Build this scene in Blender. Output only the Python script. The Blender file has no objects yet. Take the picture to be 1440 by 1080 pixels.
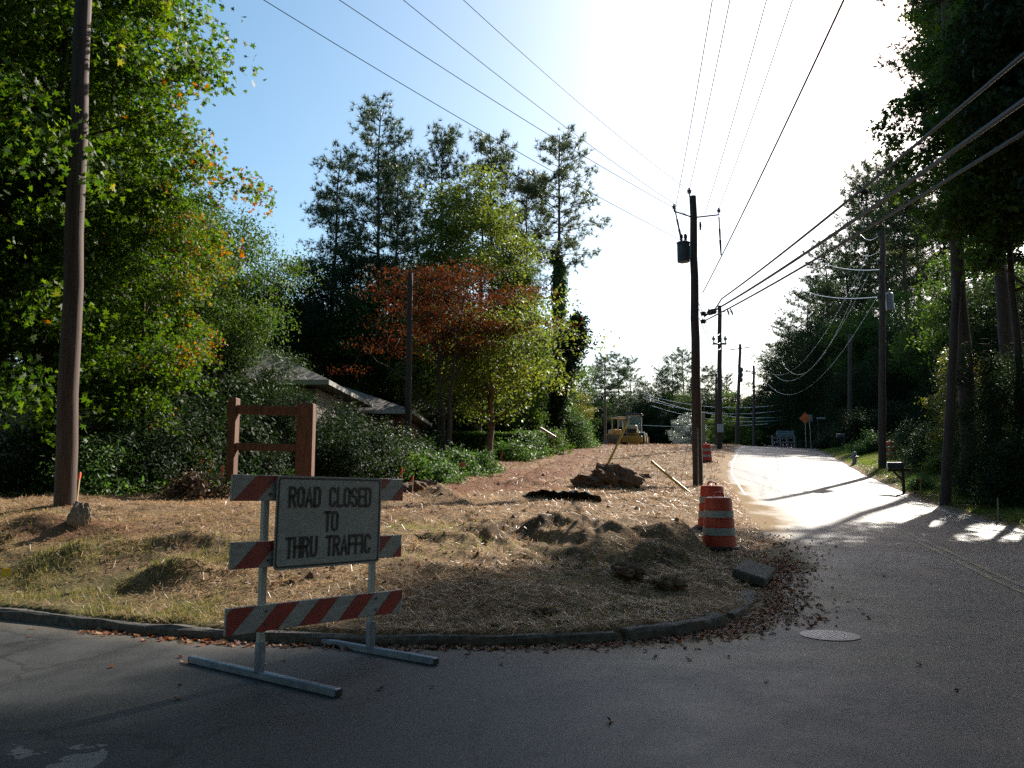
import bpy, math, random
import numpy as np
from mathutils import Vector, Matrix

R = math.radians
random.seed(7)
S = bpy.context.scene
COL = S.collection
CAM = np.array([0.0, 0.0, 1.55]); F = 1150.0; PITCH = R(6.7)
SUN_AZ, SUN_EL = R(35), R(33.5)
cp, sp_ = math.cos(PITCH), math.sin(PITCH)

# ------------------------------------------------------------------ noise
_tab = np.random.RandomState(3).rand(256, 256)
def vnoise(x, y):
    x = np.asarray(x, float); y = np.asarray(y, float)
    xi = np.floor(x).astype(int); yi = np.floor(y).astype(int)
    fx = x - xi; fy = y - yi
    fx = fx * fx * (3 - 2 * fx); fy = fy * fy * (3 - 2 * fy)
    a = _tab[xi & 255, yi & 255]; b = _tab[(xi + 1) & 255, yi & 255]
    c = _tab[xi & 255, (yi + 1) & 255]; d = _tab[(xi + 1) & 255, (yi + 1) & 255]
    return (a * (1 - fx) + b * fx) * (1 - fy) + (c * (1 - fx) + d * fx) * fy - 0.5
def fbm(x, y, o=4):
    s = 0; a = 1.0
    for k in range(o):
        s = s + a * vnoise(x * 2 ** k + 17.3 * k, y * 2 ** k + 9.1 * k); a *= 0.5
    return s
def sstep(a, b, x):
    t = np.clip((x - a) / (b - a), 0, 1); return t * t * (3 - 2 * t)

# ------------------------------------------------------------------ terrain
HY = [-60, 9, 12, 14.7, 17.5, 20.5, 28, 35, 42, 50, 60, 72, 85, 100, 130, 400]
HZ = [0, 0, 0.10, 0.27, 0.48, 0.73, 1.22, 1.80, 2.40, 3.05, 3.80, 4.52, 5.08, 5.25, 5.2, 5.0]
LY = [-60, 9, 12, 14.5, 16.2, 20.5, 27.3, 35, 42, 60, 85, 100, 160]
LX = [2.2, 2.6, 3.6, 4.5, 5.0, 5.9, 7.4, 9.1, 11.0, 16.4, 24.2, 29.5, 52]
RY = [-60, 0, 8, 14, 19, 22.5, 28, 34, 40, 60, 85, 100, 160]
RX = [9.3, 9.8, 10.4, 11.2, 11.9, 12.5, 13.9, 15.5, 17.0, 23.0, 30.8, 36.2, 58.7]
def smooth_interp(x, xs, ys):
    return (np.interp(x - 1.2, xs, ys) + 2 * np.interp(x, xs, ys) + np.interp(x + 1.2, xs, ys)) / 4
def Hleft(y): return smooth_interp(y, HY, HZ)
def XL(y): return smooth_interp(y, LY, LX)
def XR(y): return smooth_interp(y, RY, RX)
def zroad(x, y):
    x = np.asarray(x, float); y = np.asarray(y, float)
    c = np.interp(y, [10, 19, 28, 70, 95], [0.0, 0.042, 0.06, 0.055, 0.03])
    s = np.clip(x - XL(y), -0.4, 9)
    return Hleft(y) - c * s
KERB = [(-60, 17.5), (-20, 12.0), (-10, 10.35), (-5.97, 9.5), (-4.3, 8.75), (-2.82, 8.15), (-1.1, 7.88), (0.55, 7.95), (1.28, 8.2), (2.1, 8.8), (2.9, 9.9), (3.5, 11.8)]
KERB = np.array(KERB)
LOT = np.vstack([KERB, np.array([(XL(y), y) for y in [13, 14.5, 16.2, 18, 20.5, 24, 27.3, 31, 35, 42, 50, 60, 72, 85, 100, 130, 160]])])
RGT = np.array([(XR(y), y) for y in [-60, 0, 8, 14, 19, 22.5, 28, 34, 40, 50, 60, 72, 85, 100, 130, 160]])
def pdist(x, y, P):
    """signed distance to polyline, positive on its left side"""
    x = np.asarray(x, float); y = np.asarray(y, float)
    best = np.full(np.broadcast(x, y).shape, 1e9); sg = np.zeros_like(best)
    for (x0, y0), (x1, y1) in zip(P[:-1], P[1:]):
        dx, dy = x1 - x0, y1 - y0; L2 = dx * dx + dy * dy
        t = np.clip(((x - x0) * dx + (y - y0) * dy) / L2, 0, 1)
        d = np.hypot(x - x0 - t * dx, y - y0 - t * dy)
        cr = dx * (y - y0) - dy * (x - x0)
        m = d < best - 1e-9
        best = np.where(m, d, best); sg = np.where(m, np.where(cr >= 0, 1, -1), sg)
    return best * sg
GX = [-45, -14, -8, -4, -1, 2, 6]
GY = [8, 10, 12, 14, 17, 20, 24, 30, 38, 50, 65, 85, 110, 400]
GZ = np.array([[.1, .1, .12, .14, .14, .14, .1],
      [.1, .12, .2, .42, .40, .22, .1],
      [.5, .62, .72, .75, .60, .34, .2],
      [1.0, 1.08, 1.2, 1.08, .82, .48, .3],
      [1.2, 1.25, 1.3, 1.22, 1.0, .75, .5],
      [1.3, 1.3, 1.36, 1.34, 1.2, 1.0, .76],
      [1.4, 1.45, 1.5, 1.5, 1.42, 1.28, 1.05],
      [1.7, 1.75, 1.8, 1.8, 1.75, 1.65, 1.5],
      [2.4, 2.4, 2.45, 2.45, 2.4, 2.25, 2.15],
      [3.2, 3.2, 3.2, 3.2, 3.15, 3.1, 3.08],
      [4.3, 4.3, 4.25, 4.25, 4.2, 4.2, 4.18],
      [5.2, 5.2, 5.2, 5.2, 5.15, 5.1, 5.1],
      [5.3, 5.3, 5.3, 5.3, 5.3, 5.3, 5.3],
      [5, 5, 5, 5, 5, 5, 5]])
def glot(x, y):
    xi = np.clip(np.searchsorted(GX, x) - 1, 0, len(GX) - 2); yi = np.clip(np.searchsorted(GY, y) - 1, 0, len(GY) - 2)
    gx = np.array(GX, float); gy = np.array(GY, float)
    fx = np.clip((x - gx[xi]) / (gx[xi + 1] - gx[xi]), 0, 1); fy = np.clip((y - gy[yi]) / (gy[yi + 1] - gy[yi]), 0, 1)
    return (GZ[yi, xi] * (1 - fx) + GZ[yi, xi + 1] * fx) * (1 - fy) + (GZ[yi + 1, xi] * (1 - fx) + GZ[yi + 1, xi + 1] * fx) * fy
# mounds: x, y, rx, ry, h
CLAY = np.array([(-4.2, 19.3), (-2.5, 21.5), (-0.5, 26), (1.5, 32), (3.0, 42), (5.5, 60), (8, 80)])
MOUNDS = [(0.75, 13.7, 1.1, .7, .24), (1.6, 14.6, 1.1, .6, .30), (-.6, 12.6, .9, .45, .14), (2.9, 14.2, .5, .4, .2), (1.9, 12.6, .5, .35, .16), (0.1, 13.2, 1.0, .5, .10), (2.3, 13.0, 1.2, .6, .14), (1.2, 12.0, 1.2, .5, .12),
          (-5.9, 11.2, .45, .3, .2), (-6.8, 12.4, .7, .3, .14), (-4.5, 11.6, .9, .25, .12), (-4.2, 10.4, .4, .25, .2), (-2.6, 12.0, .6, .3, .1),
          (-1.6, 18.5, .5, .5, .25), (0.3, 24.5, .7, .6, .2), (-0.6, 22.5, .6, .5, .15), (3.2, 25.2, 1.1, .8, .22), (5.2, 22.8, .8, .5, .12),
          (-7.4, 12.7, .5, .5, .16), (2.6, 11.2, .6, .4, .10), (-0.4, 10.4, .8, .3, .08), (4.2, 21.0, 1.5, .4, .12), (2.4, 20.5, 1.0, .35, .1)]
def ground(x, y, fine=True):
    x = np.asarray(x, float); y = np.asarray(y, float)
    dl = pdist(x, y, LOT); dr = -pdist(x, y, RGT)
    zr = zroad(x, y)
    n1 = fbm(x * .55, y * .55, 3); n2 = fbm(x * 1.7 + 5, y * 1.7, 4)
    near = sstep(40, 12, y)
    # lot side
    lot = glot(x, y)
    k = sstep(0.0, 2.2, dl)
    kerbzone = sstep(3.4, 2.2, x) * sstep(14, 11, y)
    edge = zr + 0.02 + 0.105 * kerbzone * sstep(0.02, 0.13, dl + .05 * n2) + 0.05 * sstep(0.1, .8, dl) * (1 - kerbzone)
    zl = edge * (1 - k) + np.maximum(lot, edge) * k
    rough = 0.05 + 0.14 * sstep(9, 12, y) * sstep(20, 14, y) * sstep(-2.5, 0, x)
    zl = zl + sstep(.1, 1.2, dl) * near * (rough * n2 + 0.10 * n1)
    rd = np.abs(pdist(x, y, CLAY))
    zl = zl - sstep(19, 23, y) * sstep(75, 40, y) * (.07 * np.exp(-((rd - .95 - .15 * n1) / .22) ** 2) - .03 * np.exp(-((rd - 1.35) / .2) ** 2))
    m = 0
    for (mx, my, rx, ry, h) in MOUNDS:
        q = ((x - mx) / rx) ** 2 + ((y - my) / ry) ** 2
        m = m + h * np.exp(-q) * (1 + .9 * n2)
    zl = zl + m * sstep(.1, .6, dl)
    # right bank
    sl = np.interp(y, [0, 20, 27, 36, 44, 55, 90], [.05, .06, .10, .16, .20, .24, .15])
    bank = sl * np.clip(dr, 0, 7) + .02 + 0.03 * np.clip(dr - 7, 0, 60) * .5
    zrg = zroad(XR(y), y) + bank + sstep(.3, 2, dr) * (.12 * n1 + .05 * n2)
    inside = np.maximum(dl, dr)
    zin = zr - 0.07
    jag = 0.10 * n2
    z = np.where(dl > dr, zl, zrg)
    w = sstep(-0.12, 0.02, inside + jag * (1 - kerbzone) - 0.02)
    z = zin * (1 - w) + z * w
    if fine:
        z = z + w * sstep(60, 10, y) * (.035 * fbm(x * 4.5, y * 4.5, 3) + .02 * vnoise(x * 13, y * 13))
    return z
def gz(x, y):
    return float(ground(np.array([x]), np.array([y]), True)[0])
def ray(px, py):
    a = (px - 720) / F; b = (540 - py) / F
    return np.array([a, cp - b * sp_, sp_ + b * cp])
def at(px, py, d):
    r = ray(px, py); return Vector(CAM + r * (d / r[1]))
def xat(px, d, py=675):
    r = ray(px, py); return r[0] * d / r[1]
def gnd(px, py, lo=4.0, hi=200.0):
    r = ray(px, py); ts = np.geomspace(lo, hi, 1500) / r[1]
    P = CAM[None, :] + r[None, :] * ts[:, None]
    g = np.maximum(ground(P[:, 0], P[:, 1], True), np.where((pdist(P[:, 0], P[:, 1], LOT) < 0) & (pdist(P[:, 0], P[:, 1], RGT) > 0), zroad(P[:, 0], P[:, 1]), -9))
    i = np.argmax(P[:, 2] < g)
    if P[i, 2] >= g[i]: i = len(ts) - 1
    return Vector((P[i, 0], P[i, 1], g[i]))

# ------------------------------------------------------------------ materials
def new_mat(name):
    m = bpy.data.materials.new(name); m.use_nodes = True
    nt = m.node_tree; b = nt.nodes['Principled BSDF']
    return m, nt, b
def N(nt, t, **kw):
    n = nt.nodes.new(t)
    for k, v in kw.items():
        if k.startswith('i_'): n.inputs[k[2:].replace('_', ' ')].default_value = v
        else: setattr(n, k, v)
    return n
def ramp(nt, fac, stops):
    r = nt.nodes.new('ShaderNodeValToRGB'); e = r.color_ramp.elements
    while len(e) < len(stops): e.new(0.5)
    for el, (p, c) in zip(e, stops):
        el.position = p; el.color = (c[0], c[1], c[2], 1) if len(c) == 3 else c
    nt.links.new(fac, r.inputs[0]); return r.outputs[0]
def mix(nt, fac, a, b, mode='MIX'):
    m = nt.nodes.new('ShaderNodeMix'); m.data_type = 'RGBA'; m.blend_type = mode
    for sock, v in ((m.inputs[0], fac), (m.inputs[6], a), (m.inputs[7], b)):
        if hasattr(v, 'default_value') or hasattr(v, 'is_linked'): nt.links.new(v, sock)
        elif isinstance(v, (int, float)): sock.default_value = v
        else: sock.default_value = (v[0], v[1], v[2], 1)
    return m.outputs[2]
def math_(nt, op, a, b=0.0, clamp=False):
    m = nt.nodes.new('ShaderNodeMath'); m.operation = op; m.use_clamp = clamp
    for sock, v in ((m.inputs[0], a), (m.inputs[1], b)):
        if isinstance(v, (int, float)): sock.default_value = v
        else: nt.links.new(v, sock)
    return m.outputs[0]
def noise(nt, scale, detail=4, rough=.6, coord='Object', vec=None, stretch=None):
    if vec is None:
        tc = nt.nodes.new('ShaderNodeTexCoord'); vec = tc.outputs[coord]
    if stretch:
        mp = nt.nodes.new('ShaderNodeMapping'); mp.inputs['Scale'].default_value = stretch
        nt.links.new(vec, mp.inputs[0]); vec = mp.outputs[0]
    n = nt.nodes.new('ShaderNodeTexNoise'); n.inputs['Scale'].default_value = scale
    n.inputs['Detail'].default_value = detail; n.inputs['Roughness'].default_value = rough
    nt.links.new(vec, n.inputs['Vector']); return n.outputs['Fac']
def bump(nt, b, h, strength=.4, dist=.02):
    n = nt.nodes.new('ShaderNodeBump'); n.inputs['Strength'].default_value = strength; n.inputs['Distance'].default_value = dist
    nt.links.new(h, n.inputs['Height']); nt.links.new(n.outputs[0], b.inputs['Normal'])
def simple(name, c1, c2=None, rough=.6, metal=0, scale=6, bmp=0, stretch=None, spec=.5, lo=.35, hi=.65):
    m, nt, b = new_mat(name)
    c2 = c2 or tuple(v * .7 for v in c1)
    n = noise(nt, scale, 5, .65, stretch=stretch)
    nt.links.new(ramp(nt, n, [(lo, c2), (hi, c1)]), b.inputs['Base Color'])
    b.inputs['Roughness'].default_value = rough; b.inputs['Metallic'].default_value = metal
    b.inputs['Specular IOR Level'].default_value = spec
    if bmp: bump(nt, b, n, bmp, .01)
    return m
def leaf_mat(name, stops, transl=.45, rough=.42, spec=.45, cl=.5, clump=.35, side=None):
    """leaf colour from a per-leaf random value and a soft clump noise; side adds autumn colour towards +x of the crown"""
    m, nt, b = new_mat(name)
    g = nt.nodes.new('ShaderNodeNewGeometry'); rnd = g.outputs['Random Per Island']
    n = noise(nt, cl, 2, .5)
    f = math_(nt, 'MULTIPLY', rnd, 1 - clump); n2 = math_(nt, 'MULTIPLY', math_(nt, 'SUBTRACT', n, .5), 2.4 * clump)
    f = math_(nt, 'ADD', math_(nt, 'ADD', f, n2), clump * .5, True)
    col = ramp(nt, f, stops)
    if side:
        tc = nt.nodes.new('ShaderNodeTexCoord'); sx = nt.nodes.new('ShaderNodeSeparateXYZ'); nt.links.new(tc.outputs['Object'], sx.inputs[0])
        lo, hi, stops2 = side
        mr = nt.nodes.new('ShaderNodeMapRange'); mr.inputs[1].default_value = lo; mr.inputs[2].default_value = hi
        nt.links.new(sx.outputs[0], mr.inputs[0])
        k = math_(nt, 'ADD', math_(nt, 'MULTIPLY', mr.outputs[0], .85), math_(nt, 'MULTIPLY', math_(nt, 'SUBTRACT', noise(nt, .9, 3), .5), 1.8))
        k = math_(nt, 'GREATER_THAN', k, math_(nt, 'ADD', math_(nt, 'MULTIPLY', rnd, .8), .22))
        wn = nt.nodes.new('ShaderNodeTexWhiteNoise'); wn.noise_dimensions = '1D'; nt.links.new(math_(nt, 'MULTIPLY', rnd, 91.7), wn.inputs['W'])
        col = mix(nt, k, col, ramp(nt, wn.outputs[0], stops2))
    nt.links.new(col, b.inputs['Base Color'])
    b.inputs['Roughness'].default_value = rough; b.inputs['Specular IOR Level'].default_value = spec
    t = nt.nodes.new('ShaderNodeBsdfTranslucent')
    hs = nt.nodes.new('ShaderNodeHueSaturation'); hs.inputs['Saturation'].default_value = 1.15; hs.inputs['Value'].default_value = 1.8
    hs.inputs['Hue'].default_value = .49
    nt.links.new(col, hs.inputs['Color']); nt.links.new(hs.outputs[0], t.inputs[0])
    mx = nt.nodes.new('ShaderNodeMixShader'); mx.inputs[0].default_value = transl
    nt.links.new(b.outputs[0], mx.inputs[1]); nt.links.new(t.outputs[0], mx.inputs[2])
    nt.links.new(mx.outputs[0], nt.nodes['Material Output'].inputs[0])
    return m

M = {}
M['gum'] = leaf_mat('sweetgum_leaves', [(0, (.025, .06, .012)), (.5, (.055, .11, .016)), (.85, (.10, .155, .024)), (1, (.22, .20, .04))], .45, .58, .25, .4, .3,
                    side=(.8, 6.0, [(0, (.26, .17, .03)), (.4, (.30, .12, .03)), (.7, (.18, .06, .02)), (.85, (.24, .21, .04)), (1, (.12, .15, .03))]))
M['green'] = leaf_mat('green_leaves', [(0, (.025, .055, .014)), (.6, (.055, .10, .02)), (1, (.11, .15, .03))], .42, .6, .22)
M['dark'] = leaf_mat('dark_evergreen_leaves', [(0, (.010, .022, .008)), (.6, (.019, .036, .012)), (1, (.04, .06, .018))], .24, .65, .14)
M['yel'] = leaf_mat('yellow_green_leaves', [(0, (.06, .09, .02)), (.5, (.10, .14, .03)), (.85, (.17, .19, .04)), (1, (.28, .22, .05))], .45, .55, .4)
M['red'] = leaf_mat('red_leaves', [(0, (.025, .018, .011)), (.45, (.07, .027, .014)), (.7, (.14, .046, .02)), (.82, (.06, .058, .02)), (1, (.09, .10, .025))],   .30, .75, .06, .6, .4)
M['pine'] = leaf_mat('pine_needles', [(0, (.025, .045, .022)), (.6, (.05, .08, .033)), (1, (.09, .115, .04))], .3, .45, .4)
M['pinel'] = leaf_mat('pale_pine_needles', [(0, (.045, .065, .03)), (.6, (.08, .105, .045)), (1, (.13, .15, .06))], .32, .45, .4)
M['autumn'] = leaf_mat('amber_leaves', [(0, (.06, .09, .02)), (.4, (.10, .12, .025)), (.8, (.17, .16, .03)), (1, (.22, .12, .03))], .42, .4, .4)
M['brown'] = leaf_mat('dead_brown_leaves', [(0, (.05, .032, .02)), (.6, (.11, .07, .04)), (1, (.18, .12, .07))], .2, .6, .3)
M['litter'] = leaf_mat('fallen_leaves', [(0, (.06, .026, .015)), (.4, (.17, .065, .032)), (.75, (.25, .13, .065)), (1, (.40, .29, .17))], .2, .5, .4, .8, .2)
M['straw'] = leaf_mat('straw_bits', [(0, (.13, .08, .045)), (.5, (.37, .25, .135)), (1, (.55, .41, .25))], .25, .45, .5, .6, .25)
M['mulch'] = leaf_mat('brown_mulch_bits', [(0, (.10, .06, .035)), (.5, (.24, .15, .085)), (1, (.38, .27, .165))], .2, .6, .3, .6, .25)
M['grass'] = leaf_mat('grass_blades', [(0, (.055, .075, .02)), (.45, (.115, .125, .036)), (.7, (.23, .20, .085)), (1, (.36, .28, .14))], .4, .45, .4, .5, .3)
M['lawn'] = leaf_mat('green_grass_blades', [(0, (.05, .085, .015)), (.6, (.10, .155, .03)), (1, (.20, .21, .06))], .5, .45, .4, .5, .3)
M['ivy'] = leaf_mat('ivy_leaves', [(0, (.03, .065, .015)), (.6, (.06, .12, .03)), (1, (.13, .19, .05))], .4, .55, .4)
M['hedge'] = leaf_mat('hedge_leaves', [(0, (.035, .075, .012)), (.6, (.06, .12, .018)), (1, (.10, .16, .03))], .4, .4, .4)
M['mag'] = leaf_mat('magnolia_leaves', [(0, (.025, .05, .016)), (.7, (.05, .085, .025)), (1, (.07, .08, .03))], .22, .55, .25)
M['bark'] = simple('grey_brown_bark', (.10, .075, .055), (.035, .026, .02), .9, scale=9, bmp=.8, stretch=(3, 3, .5))
M['pinebark'] = simple('pine_bark', (.105, .075, .057), (.04, .029, .024), .9, scale=7, bmp=.8, stretch=(3, 3, .6))
M['birch'] = simple('pinkish_bark', (.22, .13, .09), (.09, .055, .04), .85, scale=9, bmp=.6, stretch=(1, 1, 2))
M['polew'] = simple('weathered_pole_wood', (.115, .07, .052), (.05, .031, .025), .8, scale=5, bmp=.5, stretch=(6, 6, .25))
M['poled'] = simple('dark_creosote_wood', (.085, .055, .042), (.035, .024, .02), .75, scale=5, bmp=.5, stretch=(6, 6, .25))
M['cedar'] = simple('cedar_timber', (.19, .08, .04), (.07, .03, .018), .7, scale=4, bmp=.4, stretch=(5, 5, .5))
M['metal'] = simple('galvanised_steel', (.42, .44, .46), (.30, .31, .33), .38, .9, 8)
M['steelblue'] = simple('worn_steel_tube', (.28, .33, .40), (.17, .20, .25), .4, .8, 10)
M['dgrey'] = simple('dark_grey_metal', (.09, .095, .10), (.05, .05, .055), .5, .3, 6)
M['rust'] = simple('rusty_blade_steel', (.20, .12, .07), (.10, .06, .04), .7, .2, 4)
M['porc'] = simple('grey_porcelain', (.30, .30, .31), (.2, .2, .21), .3, 0, 6)
M['black'] = simple('black_rubber', (.025, .025, .027), (.012, .012, .013), .6, 0, 10)
M['wire'] = simple('black_cable_sheath', (.035, .036, .04), (.02, .02, .022), .45, 0, 3)
M['wireb'] = simple('bare_aluminium_wire', (.55, .56, .58), (.45, .46, .48), .32, 1, 3)
M['rwhite'] = simple('reflective_white_sheeting', (.34, .35, .345), (.22, .225, .22), .45, 0, 9, stretch=(1, 1, 3), lo=.3, hi=.6)
M['signw'] = simple('scuffed_white_sign_face', (.33, .35, .35), (.25, .265, .265), .42, 0, 4, stretch=(1, 1, 2.5))
M['rred'] = simple('reflective_red_sheeting', (.33, .03, .022), (.21, .02, .016), .4, 0, 7)
M['ink'] = simple('black_sign_ink', (.012, .012, .012), (.02, .02, .02), .5, 0, 5)
M['orange'] = simple('orange_drum_plastic', (.56, .06, .025), (.42, .04, .018), .45, 0, 5)
M['orangel'] = simple('orange_sign_sheeting', (.75, .13, .02), (.6, .1, .02), .5, 0, 5)
M['ribbon'] = simple('fluorescent_orange_tape', (.80, .16, .08), (.65, .10, .05), .5, 0, 5)
M['lath'] = simple('pine_lath', (.45, .33, .18), (.33, .23, .12), .75, 0, 8)
M['yellow'] = simple('yellow_plastic', (.62, .40, .03), (.50, .30, .02), .45, 0, 5)
M['flag'] = simple('yellow_vinyl_flag', (.80, .58, .01), (.70, .48, .01), .5, 0, 5)
M['myellow'] = simple('machine_yellow_paint', (.50, .27, .03), (.34, .17, .03), .5, 0, 3)
M['mbeige'] = simple('dusty_cream_paint', (.48, .40, .24), (.36, .29, .17), .55, 0, 3)
M['concrete'] = simple('weathered_concrete', (.13, .115, .10), (.05, .043, .036), .9, 0, 14, .7)
M['stone'] = simple('pale_brown_stone', (.30, .24, .19), (.17, .13, .10), .9, 0, 6, .6)
M['soil'] = simple('dark_red_soil', (.20, .12, .075), (.09, .052, .034), .95, 0, 9, .9)
M['felt'] = simple('black_torn_matting', (.03, .028, .026), (.015, .014, .013), .8, 0, 7, .5)
M['siding'] = simple('beige_lap_siding', (.27, .24, .19), (.21, .185, .145), .7, 0, 2)
M['brick'] = simple('house_brick', (.24, .11, .07), (.13, .06, .045), .85, 0, 9, .4)
M['shingle'] = simple('grey_brown_shingles', (.20, .17, .145), (.11, .095, .085), .85, 0, 12, .5)
M['trim'] = simple('white_trim_paint', (.5, .49, .45), (.4, .39, .36), .55, 0, 4)
M['iron'] = simple('cast_iron', (.10, .10, .105), (.05, .05, .052), .42, .85, 18, .5)
M['hydrant'] = simple('silver_grey_hydrant_paint', (.34, .34, .33), (.22, .22, .215), .5, .2, 6)
def glass_mat():
    m, nt, b = new_mat('dusty_window_glass')
    nt.links.new(ramp(nt, noise(nt, 3), [(.3, (.03, .045, .05)), (.7, (.07, .09, .10))]), b.inputs['Base Color'])
    b.inputs['Roughness'].default_value = .12; return m
M['glass'] = glass_mat()
def cabglass_mat():
    m, nt, b = new_mat('cab_glass')
    nt.links.new(ramp(nt, noise(nt, 3), [(.3, (.75, .9, .88)), (.7, (.85, .95, .93))]), b.inputs['Base Color'])
    b.inputs['Roughness'].default_value = .08; b.inputs['Transmission Weight'].default_value = .9; b.inputs['IOR'].default_value = 1.02; return m
M['cabglass'] = cabglass_mat()

# ------------------------------------------------------------------ mesh helpers
class MB:
    def __init__(s): s.v = []; s.f = []; s.m = []
    def add(s, vs, fs, mi=0):
        o = len(s.v); s.v += [tuple(v) for v in vs]; s.f += [tuple(i + o for i in f) for f in fs]; s.m += [mi] * len(fs)
    def box(s, c, d, mi=0, rot=None, bev=0.0):
        hx, hy, hz = d[0] / 2, d[1] / 2, d[2] / 2
        if bev:
            b = bev; vs = []
            for z, q in ((-hz, b), (-hz + b, 0), (hz - b, 0), (hz, b)):
                X, Y = hx - q, hy - q
                k = b
                vs += [(-X + k, -Y, z), (X - k, -Y, z), (X, -Y + k, z), (X, Y - k, z), (X - k, Y, z), (-X + k, Y, z), (-X, Y - k, z), (-X, -Y + k, z)]
            fs = [tuple(range(7, -1, -1)), tuple(range(24, 32))]
            for r in range(3):
                for i in range(8): fs.append((r * 8 + i, r * 8 + (i + 1) % 8, r * 8 + 8 + (i + 1) % 8, r * 8 + 8 + i))
        else:
            vs = [(x, y, z) for z in (-hz, hz) for x, y in ((-hx, -hy), (hx, -hy), (hx, hy), (-hx, hy))]
            fs = [(3, 2, 1, 0), (4, 5, 6, 7), (0, 1, 5, 4), (1, 2, 6, 5), (2, 3, 7, 6), (3, 0, 4, 7)]
        mt = rot if rot is not None else Matrix.Identity(3)
        s.add([Vector(c) + mt @ Vector(v) for v in vs], fs, mi)
    def bar(s, p, q, w, h, mi=0, bev=0.0, up=(0, 0, 1)):
        p, q = Vector(p), Vector(q); z = (q - p); L = z.length; z.normalize()
        x = Vector(up).cross(z)
        if x.length < 1e-3: x = Vector((1, 0, 0))
        x.normalize(); y = z.cross(x)
        s.box((p + q) / 2, (w, h, L), mi, Matrix((x, y, z)).transposed(), bev)
    def tube(s, pts, rad, n=8, mi=0, cap=True):
        pts = [Vector(p) for p in pts]; k = len(pts)
        if isinstance(rad, (int, float)): rad = [rad] * k
        vs = []; fs = []; prev = None
        for i, p in enumerate(pts):
            t = (pts[min(i + 1, k - 1)] - pts[max(i - 1, 0)]).normalized()
            if prev is None:
                a = Vector((1, 0, 0)) if abs(t.x) < .9 else Vector((0, 1, 0)); u = t.cross(a).normalized()
            else:
                u = (prev - t * prev.dot(t)).normalized()
            prev = u; w = t.cross(u)
            for j in range(n):
                an = 2 * math.pi * j / n; vs.append(p + (u * math.cos(an) + w * math.sin(an)) * rad[i])
        for i in range(k - 1):
            for j in range(n): fs.append((i * n + j, i * n + (j + 1) % n, (i + 1) * n + (j + 1) % n, (i + 1) * n + j))
        if cap: fs += [tuple(range(n - 1, -1, -1)), tuple(range((k - 1) * n, k * n))]
        s.add(vs, fs, mi)
    def lathe(s, prof, n=24, c=(0, 0, 0), mis=None, mi=0):
        vs = []; c = Vector(c)
        for r, z in prof:
            for j in range(n): vs.append(c + Vector((r * math.cos(2 * math.pi * j / n), r * math.sin(2 * math.pi * j / n), z)))
        for i in range(len(prof) - 1):
            fs = [(i * n + j, i * n + (j + 1) % n, (i + 1) * n + (j + 1) % n, (i + 1) * n + j) for j in range(n)]
            o = len(s.v)
            s.f += [f for f in [tuple(q + o for q in f) for f in fs]]; s.m += [(mis[i] if mis else mi)] * n
        o = len(s.v); s.v += [tuple(v) for v in vs]
        s.f += [tuple(o + j for j in range(n - 1, -1, -1)), tuple(o + (len(prof) - 1) * n + j for j in range(n))]; s.m += [mis[0] if mis else mi, mis[-1] if mis else mi]
    def poly(s, pts, thick, axis_n, mi=0):
        """flat polygon extruded along axis_n by thick"""
        k = len(pts); nv = Vector(axis_n) * thick
        vs = [Vector(p) for p in pts] + [Vector(p) + nv for p in pts]
        fs = [tuple(range(k - 1, -1, -1)), tuple(range(k, 2 * k))] + [(i, (i + 1) % k, k + (i + 1) % k, k + i) for i in range(k)]
        s.add(vs, fs, mi)
    def build(s, name, mats, parent=None, smooth=False, loc=None, rot=None):
        me = bpy.data.meshes.new(name); me.from_pydata(s.v, [], s.f)
        if not isinstance(mats, (list, tuple)): mats = [mats]
        for m in mats: me.materials.append(m)
        me.polygons.foreach_set('material_index', s.m)
        if smooth:
            me.polygons.foreach_set('use_smooth', [True] * len(s.f))
            me.set_sharp_from_angle(angle=R(40))
        me.update()
        o = bpy.data.objects.new(name, me); COL.objects.link(o)
        if parent: o.parent = parent
        if loc is not None: o.location = loc
        if rot is not None: o.rotation_euler = rot
        return o
def npmesh(name, V, k=None):
    """V: (n,k,3) array: n separate k-gons"""
    n, k, _ = V.shape
    me = bpy.data.meshes.new(name)
    me.vertices.add(n * k); me.vertices.foreach_set('co', V.reshape(-1).astype(np.float32))
    me.loops.add(n * k); me.loops.foreach_set('vertex_index', np.arange(n * k, dtype=np.int32))
    me.polygons.add(n); me.polygons.foreach_set('loop_start', np.arange(0, n * k, k, dtype=np.int32))
    me.update(calc_edges=True)
    return me
def tag(o, label=None, cat=None, group=None, kind=None):
    if label: o['label'] = label
    if cat: o['category'] = cat
    if group: o['group'] = group
    if kind: o['kind'] = kind
    return o
def thing(name, loc, label, cat, group=None, rz=0.0):
    o = bpy.data.objects.new(name, None); COL.objects.link(o)
    o.empty_display_size = .2; o.location = loc; o.rotation_euler = (0, 0, rz)
    return tag(o, label, cat, group)
def linkmesh(name, me, parent, mat=None):
    o = bpy.data.objects.new(name, me); COL.objects.link(o); o.parent = parent
    if mat is not None:
        if not me.materials: me.materials.append(mat)
        o.material_slots[0].link = 'OBJECT'; o.material_slots[0].material = mat
    return o
def copy_tree(o, parent=None):
    c = o.copy(); COL.objects.link(c)
    if parent: c.parent = parent
    for ch in list(o.children): copy_tree(ch, c)
    return c

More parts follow.
